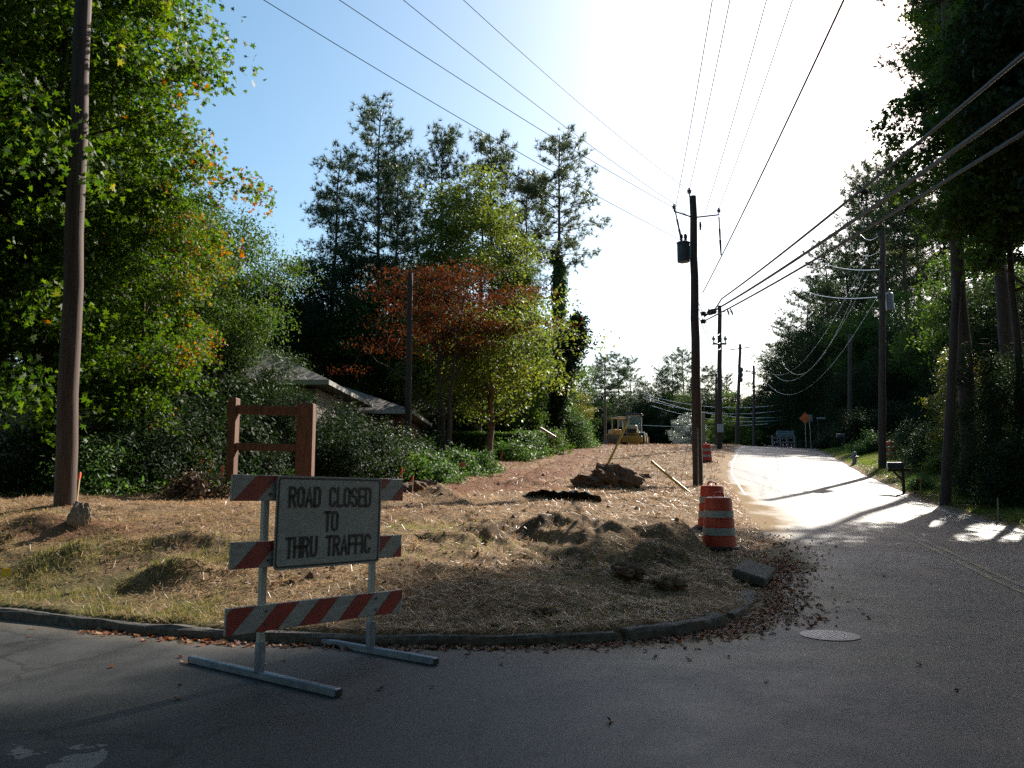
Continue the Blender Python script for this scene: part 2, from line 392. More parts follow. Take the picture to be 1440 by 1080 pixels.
# ------------------------------------------------------------------ ground, road
def grid_sheet(name, xs, ys, zf, attrs, mat, kind='structure'):
    X, Y = np.meshgrid(xs, ys); Z = zf(X, Y)
    nx, ny = len(xs), len(ys)
    me = bpy.data.meshes.new(name)
    V = np.stack([X, Y, Z], -1).reshape(-1, 3).astype(np.float32)
    idx = np.arange(nx * ny).reshape(ny, nx)
    Fq = np.stack([idx[:-1, :-1], idx[:-1, 1:], idx[1:, 1:], idx[1:, :-1]], -1).reshape(-1, 4).astype(np.int32)
    me.vertices.add(len(V)); me.vertices.foreach_set('co', V.reshape(-1))
    me.loops.add(Fq.size); me.loops.foreach_set('vertex_index', Fq.reshape(-1))
    me.polygons.add(len(Fq)); me.polygons.foreach_set('loop_start', np.arange(0, Fq.size, 4, dtype=np.int32))
    me.polygons.foreach_set('use_smooth', np.ones(len(Fq), bool))
    me.update(calc_edges=True)
    if attrs is not None:
        A = attrs(X, Y).reshape(-1, 4).astype(np.float32)
        ca = me.color_attributes.new('mask', 'FLOAT_COLOR', 'POINT'); ca.data.foreach_set('color', A.reshape(-1))
    me.materials.append(mat)
    o = bpy.data.objects.new(name, me); COL.objects.link(o); tag(o, kind=kind); return o
CLAY = np.array([(-4.2, 19.3), (-2.5, 21.5), (-0.5, 26), (1.5, 32), (3.0, 42), (5.5, 60), (8, 80)])
def ground_masks(x, y):
    dl = pdist(x, y, LOT); dr = -pdist(x, y, RGT)
    n = fbm(x * .7, y * .7, 4); nb = fbm(x * 2.2, y * 2.2, 3)
    clay = sstep(3.0, .5, np.abs(pdist(x, y, CLAY)) + 3.0 * n) * (dl > 0) * np.interp(y, [22, 34, 60], [1.1, .95, .65])
    clay = np.maximum(clay, .8 * np.exp(-(((x + 6.2) / 1.2) ** 2 + ((y - 12.2) / .5) ** 2)))
    grass = sstep(-2.6, -4.6, x + 1.6 * n) * sstep(11.6, 10.2, y + 1.2 * nb + 1.2 * n) * (dl > 0)
    grass = np.maximum(grass, sstep(.1, 1.0, dr + .6 * nb) * sstep(9, 4, dr) * (.75 + .6 * n))
    grass = np.maximum(grass, .9 * np.exp(-(((x + 10.5) / 1.6) ** 2 + ((y - 13.2) / 1.2) ** 2)))
    wood = np.maximum(sstep(4, 8, dr + 2 * n), sstep(0.5, -0.6, (x - np.interp(y, [10, 14, 16, 19, 23, 30, 45, 75, 90], [-16, -11.5, -7.5, -4.6, -3.9, -2.4, .4, 5, 6])) + .8 * nb) * (dl > 0))
    wood = np.maximum(wood, sstep(95, 110, y))
    soil = sstep(.12, .5, nb) * sstep(-2.5, .5, x) * sstep(19, 14, y) * (dl > 0)
    sand = sstep(1.8, .2, dl + .8 * nb) * sstep(13, 17, y) * (dl > 0)
    return np.stack([clay, np.clip(grass, 0, 1), np.clip(wood, 0, 1), np.clip(soil + 0 * x, 0, 1) * .9 - sand], -1)
def ground_mat():
    m, nt, b = new_mat('straw_covered_soil')
    at_ = nt.nodes.new('ShaderNodeAttribute'); at_.attribute_name = 'mask'
    sx = nt.nodes.new('ShaderNodeSeparateColor'); nt.links.new(at_.outputs['Color'], sx.inputs[0])
    n1 = noise(nt, 3.5, 6, .7); n2 = noise(nt, 22, 5, .75); n3 = noise(nt, .5, 3)
    straw = ramp(nt, n2, [(.30, (.085, .052, .03)), (.5, (.28, .18, .10)), (.68, (.48, .34, .20))])
    straw2 = ramp(nt, n2, [(.32, (.065, .042, .026)), (.55, (.20, .135, .076)), (.7, (.36, .26, .155))])
    base = mix(nt, ramp(nt, n1, [(.4, (0, 0, 0)), (.62, (1, 1, 1))]), straw, straw2)
    clay = ramp(nt, n2, [(.3, (.085, .035, .02)), (.55, (.19, .08, .045)), (.75, (.28, .15, .09))])
    base = mix(nt, math_(nt, 'MULTIPLY', sx.outputs[0], .9), base, clay)
    grass = ramp(nt, n2, [(.3, (.035, .04, .014)), (.55, (.09, .095, .03)), (.75, (.20, .17, .07))])
    base = mix(nt, math_(nt, 'MULTIPLY', sx.outputs[1], .65), base, grass)
    wood = ramp(nt, n2, [(.3, (.02, .016, .011)), (.6, (.055, .038, .024)), (.75, (.11, .06, .035))])
    base = mix(nt, sx.outputs[2], base, wood)
    al = at_.outputs['Alpha']
    base = mix(nt, math_(nt, 'MAXIMUM', al, 0.0), base, ramp(nt, n2, [(.3, (.035, .025, .018)), (.7, (.11, .075, .048))]))
    sand = math_(nt, 'MAXIMUM', math_(nt, 'MULTIPLY', al, -1.0), 0.0, True)
    base = mix(nt, math_(nt, 'MULTIPLY', sand, .8), base, ramp(nt, n2, [(.3, (.24, .15, .085)), (.7, (.40, .28, .17))]))
    nt.links.new(base, b.inputs['Base Color']); b.inputs['Roughness'].default_value = .95; b.inputs['Specular IOR Level'].default_value = .15
    bump(nt, b, math_(nt, 'ADD', n2, math_(nt, 'MULTIPLY', n1, .6)), .9, .05)
    return m
xs = np.unique(np.round(np.concatenate([np.arange(-320, -45, 12), np.arange(-45, -14, .8), np.arange(-14, -9, .15), np.arange(-9, 6, .07), np.arange(6, 22, .14), np.arange(22, 50, .8), np.arange(50, 330, 12)]), 3))
ys = np.unique(np.round(np.concatenate([np.arange(-60, 6, 2.0), np.arange(6, 7.6, .2), np.arange(7.6, 16, .06), np.arange(16, 24, .11), np.arange(24, 45, .22), np.arange(45, 115, .6), np.arange(115, 420, 8)]), 3))
grid_sheet('ground', xs, ys, ground, ground_masks, ground_mat())

def road_mask(x, y):
    dl = pdist(x, y, LOT); dr = -pdist(x, y, RGT)
    n = fbm(x * .9, y * .9, 4); nb = fbm(x * 3, y * 3, 3)
    w = np.interp(y, [7, 9, 12, 20, 28, 40, 60], [.5, .7, 1.2, 1.2, .8, .45, .25])
    sand = sstep(1.0, .15, (-dl) / (w + .01) + .9 * n + .25 * nb) * sstep(-.6, 2.0, x) * sstep(80, 50, y)
    corner = .45 * np.exp(-(((x - 2.0) / 1.9) ** 2 + ((y - 7.5) / .55) ** 2)) * (1 + 1.2 * n)
    corner2 = np.exp(-(((x - 4.0) / 1.2) ** 2 + ((y - 11) / 2.0) ** 2)) * (.4 + 1.0 * n)
    sand = np.clip(np.maximum(sand, np.maximum(corner, corner2)), 0, 1)
    gut = sstep(.55, .1, -dl + .1 * nb) * sstep(1, -1, x) * .8
    s = (x - XL(y)) / (XR(y) - XL(y))
    track = (np.exp(-((s - .26) / .07) ** 2) + np.exp(-((s - .44) / .06) ** 2) + np.exp(-((s - .72) / .06) ** 2)) * sstep(10, 18, y)
    patch = sstep(.02, -.02, np.abs((y - 14.2) - .05 * (x - 6)) - 0.9) * sstep(4.6, 5.2, x)
    edger = sstep(.45, .0, -dr + .3 * nb)
    return np.stack([sand, np.clip(gut + edger * .7, 0, 1), np.clip(track, 0, 1), patch + 0 * x], -1)
def road_mat():
    m, nt, b = new_mat('worn_asphalt')
    at_ = nt.nodes.new('ShaderNodeAttribute'); at_.attribute_name = 'mask'
    sx = nt.nodes.new('ShaderNodeSeparateColor'); nt.links.new(at_.outputs['Color'], sx.inputs[0])
    nf = noise(nt, 55, 4, .95); nm = noise(nt, 1.3, 5, .65); nl = noise(nt, .25, 3)
    v = nt.nodes.new('ShaderNodeTexVoronoi'); v.feature = 'DISTANCE_TO_EDGE'; v.inputs['Scale'].default_value = .45
    tc = nt.nodes.new('ShaderNodeTexCoord')
    nv = nt.nodes.new('ShaderNodeTexNoise'); nv.inputs['Scale'].default_value = 2.5; nv.inputs['Detail'].default_value = 5; nt.links.new(tc.outputs['Object'], nv.inputs['Vector'])
    add = nt.nodes.new('ShaderNodeVectorMath'); add.operation = 'MULTIPLY_ADD'; add.inputs[1].default_value = (.5, .5, .5)
    nt.links.new(nv.outputs['Color'], add.inputs[0]); nt.links.new(tc.outputs['Object'], add.inputs[2]); nt.links.new(add.outputs[0], v.inputs['Vector'])
    crack = math_(nt, 'MULTIPLY', math_(nt, 'LESS_THAN', v.outputs['Distance'], .010), math_(nt, 'GREATER_THAN', nl, .43))
    base = ramp(nt, nf, [(.34, (.007, .0077, .009)), (.5, (.020, .021, .023)), (.66, (.085, .087, .09))])
    base = mix(nt, ramp(nt, nm, [(.4, (0, 0, 0)), (.62, (1, 1, 1))]), base, mix(nt, .45, base, (.055, .056, .058)))
    base = mix(nt, math_(nt, 'MULTIPLY', sx.outputs[2], .35), base, (.05, .05, .051))
    base = mix(nt, math_(nt, 'MULTIPLY', at_.outputs['Alpha'], .35), base, (.13, .128, .122))
    base = mix(nt, math_(nt, 'MULTIPLY', ramp(nt, noise(nt, .8, 4, .7), [(.58, (0, 0, 0)), (.66, (1, 1, 1))]), .45), base, (.014, .0145, .015))
    base = mix(nt, math_(nt, 'MULTIPLY', crack, .85), base, (.018, .018, .018))
    base = mix(nt, math_(nt, 'MULTIPLY', sx.outputs[1], .6), base, ramp(nt, nf, [(.3, (.11, .095, .075)), (.7, (.22, .19, .15))]))
    base = mix(nt, math_(nt, 'MULTIPLY', sx.outputs[0], .85), base, ramp(nt, nf, [(.3, (.28, .20, .125)), (.7, (.46, .35, .235))]))
    # pale worn spots in the side street
    ws = noise(nt, 2.2, 4, .6); tcs = nt.nodes.new('ShaderNodeSeparateXYZ'); nt.links.new(tc.outputs['Object'], tcs.inputs[0])
    inx = math_(nt, 'MULTIPLY', math_(nt, 'LESS_THAN', math_(nt, 'ABSOLUTE', math_(nt, 'ADD', tcs.outputs[0], 2.45)), .5), math_(nt, 'LESS_THAN', math_(nt, 'ABSOLUTE', math_(nt, 'SUBTRACT', tcs.outputs[1], 4.65)), .4))
    wsf = math_(nt, 'MULTIPLY', inx, math_(nt, 'GREATER_THAN', ws, .56))
    base = mix(nt, math_(nt, 'MULTIPLY', wsf, .5), base, (.26, .26, .25))
    nt.links.new(base, b.inputs['Base Color'])
    rr = ramp(nt, nm, [(.3, (.48, .48, .48)), (.7, (.62, .62, .62))]); nt.links.new(rr, b.inputs['Roughness'])
    nt.links.new(math_(nt, 'MULTIPLY', math_(nt, 'SUBTRACT', 1.0, sx.outputs[0], True), .30), b.inputs['Specular IOR Level'])
    bump(nt, b, math_(nt, 'SUBTRACT', nf, crack), .5, .006)
    return m
xs = np.unique(np.round(np.concatenate([np.arange(-62, -8, 3.0), np.arange(-8, 8, .12), np.arange(8, 32, .3), np.arange(32, 66, 1.5)]), 3))
ys = np.unique(np.round(np.concatenate([np.arange(-60, 2, 3.0), np.arange(2, 18, .12), np.arange(18, 60, .3), np.arange(60, 160, 1.0)]), 3))
def zroad_sheet(x, y):
    dl = pdist(x, y, LOT); dr = -pdist(x, y, RGT)
    return zroad(np.where(dr > 0, XR(y), x), y) - np.clip(np.maximum(dl, dr) - .25, 0, 2) * .5
grid_sheet('road', xs, ys, zroad_sheet, road_mask, road_mat())

def strip(name, mat, f, y0, y1, w, dz, wob=0):
    ysl = np.arange(y0, y1, .5); vs = []; fs = []
    for i, y in enumerate(ysl):
        x = f(y)
        for sx_ in (-w / 2, w / 2): vs.append((x + sx_, y, float(zroad(np.array([x + sx_]), np.array([y]))[0]) + dz))
    for i in range(len(ysl) - 1): fs.append((2 * i, 2 * i + 1, 2 * i + 3, 2 * i + 2))
    mb = MB(); mb.add(vs, fs); return tag(mb.build(name, mat), kind='structure')
def worn_paint(name, c):
    m, nt, b = new_mat(name)
    n = noise(nt, 30, 5, .75); n2 = noise(nt, 1.0, 3)
    f = math_(nt, 'ADD', n, math_(nt, 'MULTIPLY', math_(nt, 'SUBTRACT', n2, .5), .6))
    nt.links.new(ramp(nt, f, [(.46, (.085, .083, .08)), (.6, c)]), b.inputs['Base Color']); b.inputs['Roughness'].default_value = .6; return m
cl = lambda y: (XL(y) * .52 + XR(y) * .48)
M['yline'] = worn_paint('faded_yellow_paint', (.38, .26, .06)); M['wline'] = worn_paint('faded_white_paint', (.5, .5, .48))
strip('road_marking', M['yline'], lambda y: float(cl(y)) - .09, 9, 110, .10, .005)
strip('road_marking', M['yline'], lambda y: float(cl(y)) + .13, 9, 110, .10, .005)
strip('edge_marking', M['wline'], lambda y: float(XR(y)) - .35, 12, 100, .10, .005)
strip('edge_marking', M['wline'], lambda y: float(XL(y)) + .25, 26, 95, .09, .005)

# kerb along the side street
def kerb(name, pts, label=None, dz=0.0, mat=None, cat=None):
    mb = MB(); P = [Vector((x, y, 0)) for x, y in pts]; prof = [(-.03, -.1), (-.02, .07), (-.008, .092), (.02, .10), (.15, .098), (.15, -.1)]
    rings = []
    for i, p in enumerate(P):
        t = (P[min(i + 1, len(P) - 1)] - P[max(i - 1, 0)]).normalized(); nn = Vector((-t.y, t.x, 0))
        zz = float(zroad(np.array([p.x]), np.array([p.y]))[0]) + dz + .006 * math.sin(i * 1.7)
        rings.append([p + nn * (a + .006 * math.sin(i * 2.3) + random.uniform(-.012, .012)) + Vector((0, 0, zz + b + random.uniform(-.012, .008))) for a, b in prof])
    vs = [v for r in rings for v in r]; k = len(prof); fs = []
    for i in range(len(P) - 1):
        for j in range(k - 1): fs.append((i * k + j, (i + 1) * k + j, (i + 1) * k + j + 1, i * k + j + 1))
    fs += [tuple(range(k)), tuple(range(len(vs) - 1, len(vs) - k - 1, -1))]
    mb.add(vs, fs); return mb.build(name, mat or M['concrete'], smooth=False)
def resample(P, step):
    out = []; 
    for (x0, y0), (x1, y1) in zip(P[:-1], P[1:]):
        n = max(1, int(math.hypot(x1 - x0, y1 - y0) / step))
        out += [(x0 + (x1 - x0) * i / n, y0 + (y1 - y0) * i / n) for i in range(n)]
    out.append(tuple(P[-1])); 
    for _ in range(3):
        out = [out[0]] + [((a[0] + 2 * b[0] + c[0]) / 4, (a[1] + 2 * b[1] + c[1]) / 4) for a, b, c in zip(out, out[1:], out[2:])] + [out[-1]]
    return out
tag(kerb('kerb', resample([tuple(p) for p in KERB[:8]] + [(1.0, 8.08)], .3)), kind='structure')
kf = kerb('kerb_fragment', resample([(1.12, 8.1), (1.5, 8.28), (1.95, 8.6), (2.25, 8.95)], .15), dz=.02)
tag(kf, 'broken end of the concrete kerb at the street corner beside drifted leaves', 'kerb piece')

# ------------------------------------------------------------------ lettering (own stroke letters)
def arc(cx, cy, rx, ry, a0, a1, n=9):
    return [(cx + rx * math.cos(R(a0 + (a1 - a0) * i / n)), cy + ry * math.sin(R(a0 + (a1 - a0) * i / n))) for i in range(n + 1)]
W_ = .48
GLY = {
 'R': [[(0, 0), (0, 1), (.26, 1)] + arc(.26, .76, .22, .24, 90, -90) + [(0, .52)], [(.24, .52), (W_, 0)]],
 'O': [arc(.24, .78, .24, .22, 0, 180) + arc(.24, .22, .24, .22, 180, 360) + [(.48, .78)]],
 'A': [[(-.02, 0), (.24, 1), (.5, 0)], [(.07, .3), (.41, .3)]],
 'D': [[(0, 0), (0, 1), (.24, 1)] + arc(.24, .76, .24, .24, 90, 0) + arc(.24, .24, .24, .24, 0, -90) + [(0, 0)]],
 'C': [arc(.24, .78, .24, .22, 10, 180) + arc(.24, .22, .24, .22, 180, 350)],
 'L': [[(0, 1), (0, 0), (.44, 0)]],
 'S': [arc(.24, .77, .23, .23, 15, 180) + [(.01, .72)] + arc(.24, .74, .23, .22, 200, 260, 3) + arc(.24, .28, .23, .24, 75, 0, 5) + arc(.24, .23, .24, .23, 0, -165)],
 'E': [[(.44, 1), (0, 1), (0, 0), (.44, 0)], [(0, .52), (.38, .52)]],
 'T': [[(-.02, 1), (.48, 1)], [(.23, 1), (.23, 0)]],
 'H': [[(0, 0), (0, 1)], [(.48, 0), (.48, 1)], [(0, .52), (.48, .52)]],
 'U': [[(0, 1), (0, .24)] + arc(.24, .23, .24, .23, 180, 360) + [(.48, 1)]],
 'F': [[(.44, 1), (0, 1), (0, 0)], [(0, .52), (.38, .52)]],
 'I': [[(0, 0), (0, 1)]],
}
ADV = {'I': .30, 'L': .66, 'E': .68, 'F': .66, 'T': .68, ' ': .72}
def text_polys(txt, h, th, cx, cy, xs=1.0):
    """ribbon quads of a line of lettering centred on cx, lying in the x-z plane"""
    wd = sum(ADV.get(c, .74) for c in txt) - .24
    x = cx - wd * h * xs / 2; quads = []
    for c in txt:
        for st in GLY.get(c, []):
            P = [Vector((x + p[0] * h * xs, cy + (p[1] - .5) * h)) for p in st]
            P = [p for i, p in enumerate(P) if i == 0 or (p - P[i - 1]).length > 1e-5]
            L = []
            for i, p in enumerate(P):
                a = (p - P[i - 1]).normalized() if i else (P[1] - p).normalized()
                b = (P[i + 1] - p).normalized() if i < len(P) - 1 else a
                n1 = Vector((-a.y, a.x)); n2 = Vector((-b.y, b.x)); m = (n1 + n2); m = m.normalized() if m.length > .2 else n1
                s = min(1.5, 1 / max(.3, m.dot(n1)))
                ext = Vector((0, 0))
                if i == 0: ext = -b * th * .5
                elif i == len(P) - 1: ext = a * th * .5
                L.append((p + ext + m * s * th / 2, p + ext - m * s * th / 2))
            for i in range(len(L) - 1): quads.append((L[i][0], L[i][1], L[i + 1][1], L[i + 1][0]))
        x += ADV.get(c, .74) * h * xs
    return quads

# ------------------------------------------------------------------ the road closed barricade
def stripe_rail(name, parent, L, h, t, z, x0, y, slope=-1, pw=.15, phase=0.0, tilt=0.0):
    mb = MB(); mb.box((0, 0, 0), (L, t, h), 0, bev=.004)
    per = 2 * pw * 1.41
    k = -2
    while k * per < L + h:
        a = -L / 2 + k * per + phase
        for sgn in (1,):
            pts = [(a, -h / 2), (a + per / 2, -h / 2), (a + per / 2 + h, h / 2), (a + h, h / 2)]
            # clip in x
            def clip(pts, lim, keep_less):
                out = []
                for (ax, az), (bx, bz) in zip(pts, pts[1:] + pts[:1]):
                    ia = (ax <= lim) if keep_less else (ax >= lim); ib = (bx <= lim) if keep_less else (bx >= lim)
                    if ia: out.append((ax, az))
                    if ia != ib: q = (lim - ax) / (bx - ax); out.append((lim, az + (bz - az) * q))
                return out
            pts = clip(clip(pts, L / 2 - .003, True), -L / 2 + .003, False) if pts else pts
            if len(pts) > 2:
                s = .97
                mb.poly([(px_, -t / 2 - .0005, pz_ * s) for px_, pz_ in pts], .0025, (0, -1, 0), 1)
        k += 1
    for bx_ in (-.58, .605):
        for bz_ in (-.05, .05): mb.tube([(bx_, -t / 2 - .001, bz_), (bx_, -t / 2 - .008, bz_)], .011, 8, 2)
    o = mb.build(name, [M['rwhite'], M['rred'], M['dgrey']], parent, loc=(x0, y, z), rot=(0, tilt, 0)); return o
BX, BY = -1.61, 7.16; BAZ = math.atan2(.80, .60)
bar = thing('road_barricade', (BX, BY, float(zroad(np.array([BX]), np.array([BY]))[0])), 'three-rail striped barricade carrying the white road closed sign in the foreground', 'barricade', None, BAZ)
TL = R(1.1)
stripe_rail('rail', bar, 1.86, .205, .03, 1.475, -.05, -.045, phase=.015, tilt=TL)
stripe_rail('rail', bar, 1.84, .205, .03, .955, -.05, -.045, phase=.03, tilt=TL)
stripe_rail('rail', bar, 1.88, .205, .03, .455, -.05, -.045, phase=.05 - .21, tilt=TL * 1.4)
for sx_, oy in ((-.63, 0), (.555, .13)):
    mb = MB(); mb.box((sx_, 0, .87), (.052, .052, 1.36), 0, bev=.005); mb.build('post', M['trim'], bar)
    mb = MB(); mb.box((sx_, 0, .16), (.062, .062, .24), 0, bev=.004)
    mb.bar((sx_, .94 + oy, .03), (sx_, -.92 + oy, .03), .062, .06, 0, .006)
    for yy in (-.93 + oy, .95 + oy): mb.box((sx_, yy, .03), (.05, .012, .045), 1)
    ft = mb.build('skid_foot', [M['steelblue'], M['ink']], bar)
sg = MB(); sw, sh = 1.16, .755
def rrect(w, h, r, n=5):
    pts = []
    for cx, cz, a in ((w / 2 - r, h / 2 - r, 0), (-w / 2 + r, h / 2 - r, 90), (-w / 2 + r, -h / 2 + r, 180), (w / 2 - r, -h / 2 + r, 270)):
        pts += [(cx + r * math.cos(R(a + 90 * i / n)), cz + r * math.sin(R(a + 90 * i / n))) for i in range(n + 1)]
    return pts
sg.poly([(x, 0, z) for x, z in rrect(sw, sh, .04)], .004, (0, -1, 0), 0)
ou = rrect(sw - .03, sh - .03, .03); inn = rrect(sw - .058, sh - .058, .022)
vs = [(x, -.0065, z) for x, z in ou] + [(x, -.0065, z) for x, z in inn]; k = len(ou)
sg.add(vs, [(i, k + i, k + (i + 1) % k, (i + 1) % k) for i in range(k)], 1)
for bx_, bz_ in ((-.34, .325), (.28, .325), (.38, .325)): sg.lathe([(.012, 0), (.012, .008), (.004, .012)], 8, (bx_, 0, bz_), mi=2)
signp = sg.build('sign_panel', [M['signw'], M['ink'], M['metal']], bar, loc=(-.015, -.085, 1.2), rot=(0, TL, 0))
lt = MB()
for txt, cz in (('ROAD CLOSED', .205), ('TO', 0.0), ('THRU TRAFFIC', -.205)):
    for q in text_polys(txt, .150, .025, 0, cz, .77): lt.add([(p.x, -.0075, p.y) for p in q], [(3, 2, 1, 0)])
lt.build('lettering', M['ink'], signp)

# ------------------------------------------------------------------ drums
def make_drum():
    root = thing('traffic_drum', (0, 0, 0), 'x', 'traffic drum')
    b = MB(); b.lathe([(.36, 0), (.37, .02), (.36, .05), (.31, .055)], 28); b.build('rubber_base', M['black'], root, True)
    prof = [(.30, .05), (.295, .16), (.295, .22), (.272, .225), (.272, .235), (.285, .24), (.28, .38), (.262, .385), (.262, .395), (.272, .40), (.268, .53), (.25, .535), (.25, .545), (.258, .55), (.254, .68), (.236, .685), (.236, .695), (.243, .70), (.238, .86), (.225, .90), (.16, .915), (.02, .915)]
    b = MB(); b.lathe(prof, 28); b.build('body', M['orange'], root, True)
    for z0, z1, r0, r1 in ((.245, .375, .286, .281), (.555, .675, .2595, .2555)):
        b = MB(); b.lathe([(r0 - .004, z0 - .001), (r0 + .002, z0), (r1 + .002, z1), (r1 - .004, z1 + .001)], 28); b.build('reflective_band', M['rwhite'], root, True)
    b = MB(); b.tube([(-.10, 0, .905), (-.085, 0, .965), (-.03, 0, .985), (.03, 0, .985), (.085, 0, .965), (.10, 0, .905)], .019, 8); b.build('handle', M['orange'], root, True)
    return root
drum = make_drum()
g1 = gnd(1012, 771)
spots = [((g1.x, g1.y), 'orange and white traffic drum in front, nearest the road corner', 0, 0), ((4.18, 17.3), 'orange and white traffic drum half hidden behind the nearest drum', .3, .02)]
g3 = gnd(993, 650); spots.append(((g3.x, g3.y), 'small tilted traffic drum beyond the transformer pole on the straw verge', 1.0, .09))
spots.append(((21.0, 45.5), 'traffic drum behind the tall pole on the right verge beside the mailbox', .5, 0))
for i, ((x, y), lab, rz, ti) in enumerate(spots):
    d_ = drum if i == 0 else copy_tree(drum)
    d_.location = (x, y, gz(x, y) - .015); d_.rotation_euler = (0, ti, rz); tag(d_, lab, 'traffic drum', 'orange traffic drums at the roadworks')

# ------------------------------------------------------------------ poles
POLES = {}
def pole(name, base, top, r0, r1, lab, mat, group='wooden poles along the road', sink=.4, cat='utility pole', tick=True):
    base = Vector(base); top = Vector(top)
    root = thing(name, base, lab, cat, group)
    d = top - base; mb = MB(); n = 14
    pts = [d * (i / n) + Vector((.012 * math.sin(i * 2.1), .012 * math.cos(i * 1.7), 0)) for i in range(n + 1)]
    pts[0] = d.normalized() * -sink
    mb.tube(pts, [r0 + (r1 - r0) * i / n for i in range(n + 1)], 14)
    mb.build('pole_shaft', mat, root, True)
    POLES[name + lab[:12]] = root
    return root, d
def insulator(parent, p, s=1.0, down=False):
    mb = MB(); k = -1 if down else 1
    prof = [(.02, 0), (.02, .08), (.055, .085), (.06, .11), (.035, .125), (.065, .14), (.065, .165), (.03, .19), (.035, .22), (.01, .24)]
    mb.lathe([(r * s, z * s * k) for r, z in prof], 12, p); mb.build('insulator', M['porc'], parent, True)
# tall left pole: leaves the frame at the top
b0 = gnd(93, 700); 
bL = Vector((xat(93, 14.0), 14.0, gz(xat(93, 14.0), 14.0)))
tL = at(128, -290, 14.0)
pL, dL = pole('utility_pole', bL, tL, .175, .125, 'thick brown utility pole at the left running out of the top of the picture', M['polew'])
# main pole with the transformer
bm = Vector((xat(981, 28), 28.0, gz(xat(981, 28), 28.0))); tm = at(974.5, 276, 28.0)
pm, dm = pole('utility_pole', bm, tm, .175, .12, 'dark utility pole with transformer can and switch arms standing beside the drums', M['poled'])
def onp(py):  # local point of the main pole at pixel height py
    p = at(981 - 6.5 * (690 - py) / 414, py, 28.0); return p - bm
mb = MB(); p = onp(355); c = p + Vector((-.38, -.05, 0))
mb.lathe([(.20, -.36), (.215, -.35), (.215, .30), (.235, .31), (.235, .34), (.20, .36), (.05, .375)], 20, c); tr = mb.build('transformer', M['dgrey'], pm, True)
mb = MB()
mb.box(p + Vector((-.13, -.02, 0)), (.12, .10, .46))
mb.build('bracket', M['metal'], tr)
for dx in (-.06, .09):
    mb = MB(); mb.lathe([(.03, 0), (.035, .05), (.06, .08), (.045, .12), (.065, .15), (.06, .26), (.03, .30)], 10, c + Vector((dx, 0, .36))); mb.build('bushing', M['dgrey'], tr, True)
aL = at(948, 297, 27.8) - bm; aR = at(1011, 302, 28.2) - bm; a0 = onp(306)
for q, nm in ((aL, 'l'), (aR, 'r')):
    mb = MB(); mb.tube([a0, q], .028, 8); mb.build('switch_arm', M['dgrey'], pm, True)
    insulator(pm, q, 1.1)
swl = [(at(949, 294, 27.8) - bm, at(959, 341, 27.9) - bm), (at(1011, 305, 28.2) - bm, at(1014, 359, 28.2) - bm)]
for q0, q1 in swl:
    mb = MB(); mb.tube([q0, q0.lerp(q1, .3), q0.lerp(q1, .31), q0.lerp(q1, .6), q0.lerp(q1, .61), q1], [.028, .022, .04, .03, .045, .025], 8); mb.build('fused_cutout', M['dgrey'], pm, True)
insulator(pm, at(969.5, 276, 27.95) - bm, 1.3)
mb = MB(); q = at(984.5, 312, 28) - bm; mb.tube([q, q + Vector((.01, 0, -.12)), q + Vector((.0, 0, -.30))], [.03, .045, .03], 8); mb.build('surge_arrester', M['dgrey'], pm, True)
for py in (441, 452):
    q = at(989, py, 27.8) - bm; mb = MB(); mb.box(q, (.16, .14, .14), 0, bev=.02); mb.build('cable_clamp', M['black'], pm)
mb = MB(); q = at(1001, 439, 27.6) - bm; mb.tube([q - Vector((.16, 0, .02)), q - Vector((.12, 0, .02)), q + Vector((.12, 0, .04)), q + Vector((.16, 0, .05))], [.04, .10, .10, .04], 10); mb.build('splice_case', M['black'], pm, True)
mb = MB(); mb.bar(onp(686) + Vector((-.02, -.18, 0)), onp(602) + Vector((-.02, -.172, 0)), .09, .02, 0); mb.build('cable_guard', M['metal'], pm)
# poles going away up the road, left side then right side
def far_pole(px, pyb, pyt, d, r0, lab, mat=M['poled'], pxt=None, arm=None, group='wooden poles along the road', cat='utility pole'):
    x = xat(px, d, pyb); b = Vector((x, d, gz(x, d)))
    return pole('utility_pole', b, at(pxt or px, pyt, d), r0, r0 * .7, lab, mat, group, cat=cat)
P2, d2 = far_pole(1012, 632, 430, 58, .20, 'utility pole with short cross arm and pale meter box, first beyond the transformer pole')
mb = MB(); q = d2 * .73; mb.box(q, (1.0, .12, .13)); mb.build('cross_arm', M['dgrey'], P2)
for s in (-.42, .42): insulator(P2, q + Vector((s, 0, .07)), 2.2)
for s in (-1.0, -.7, .75, 1.05): 
    mb = MB(); mb.tube([d2 * .945 + Vector((s * .9, 0, -.1)), d2 * .945 + Vector((s * .75, 0, .35))], .06, 6); mb.build('fused_cutout', M['dgrey'], P2)
mb = MB(); mb.tube([d2 * .945 + Vector((-1.0, 0, .1)), d2 * .945 + Vector((1.0, 0, .12))], .03, 6); mb.build('switch_arm', M['dgrey'], P2)
mb = MB(); mb.box(d2 * .14 + Vector((0, -.24, .0)), (.42, .2, .58), 0, bev=.02); mb.build('meter_box', M['trim'], P2)
P3, d3 = far_pole(1036, 626, 484, 84, .2, 'thin leaning utility pole, second beyond the transformer pole', pxt=1041)
mb = MB(); mb.tube([d3 * .955 + Vector((-1.2, 0, -.15)), d3 * .96 + Vector((1.3, 0, .15))], .05, 6); mb.build('cross_arm', M['dgrey'], P3)
for k in range(3):
    mb = MB(); mb.lathe([(.12, 0), (.2, .1), (.2, .4), (.1, .5)], 8, d3 * (.62 + .05 * k) + Vector((.22, 0, 0))); mb.build('cable_clamp', M['dgrey'], P3)
P4, d4 = far_pole(1060, 626, 514, 104, .2, 'short utility pole with a street lamp arm where the road crests')
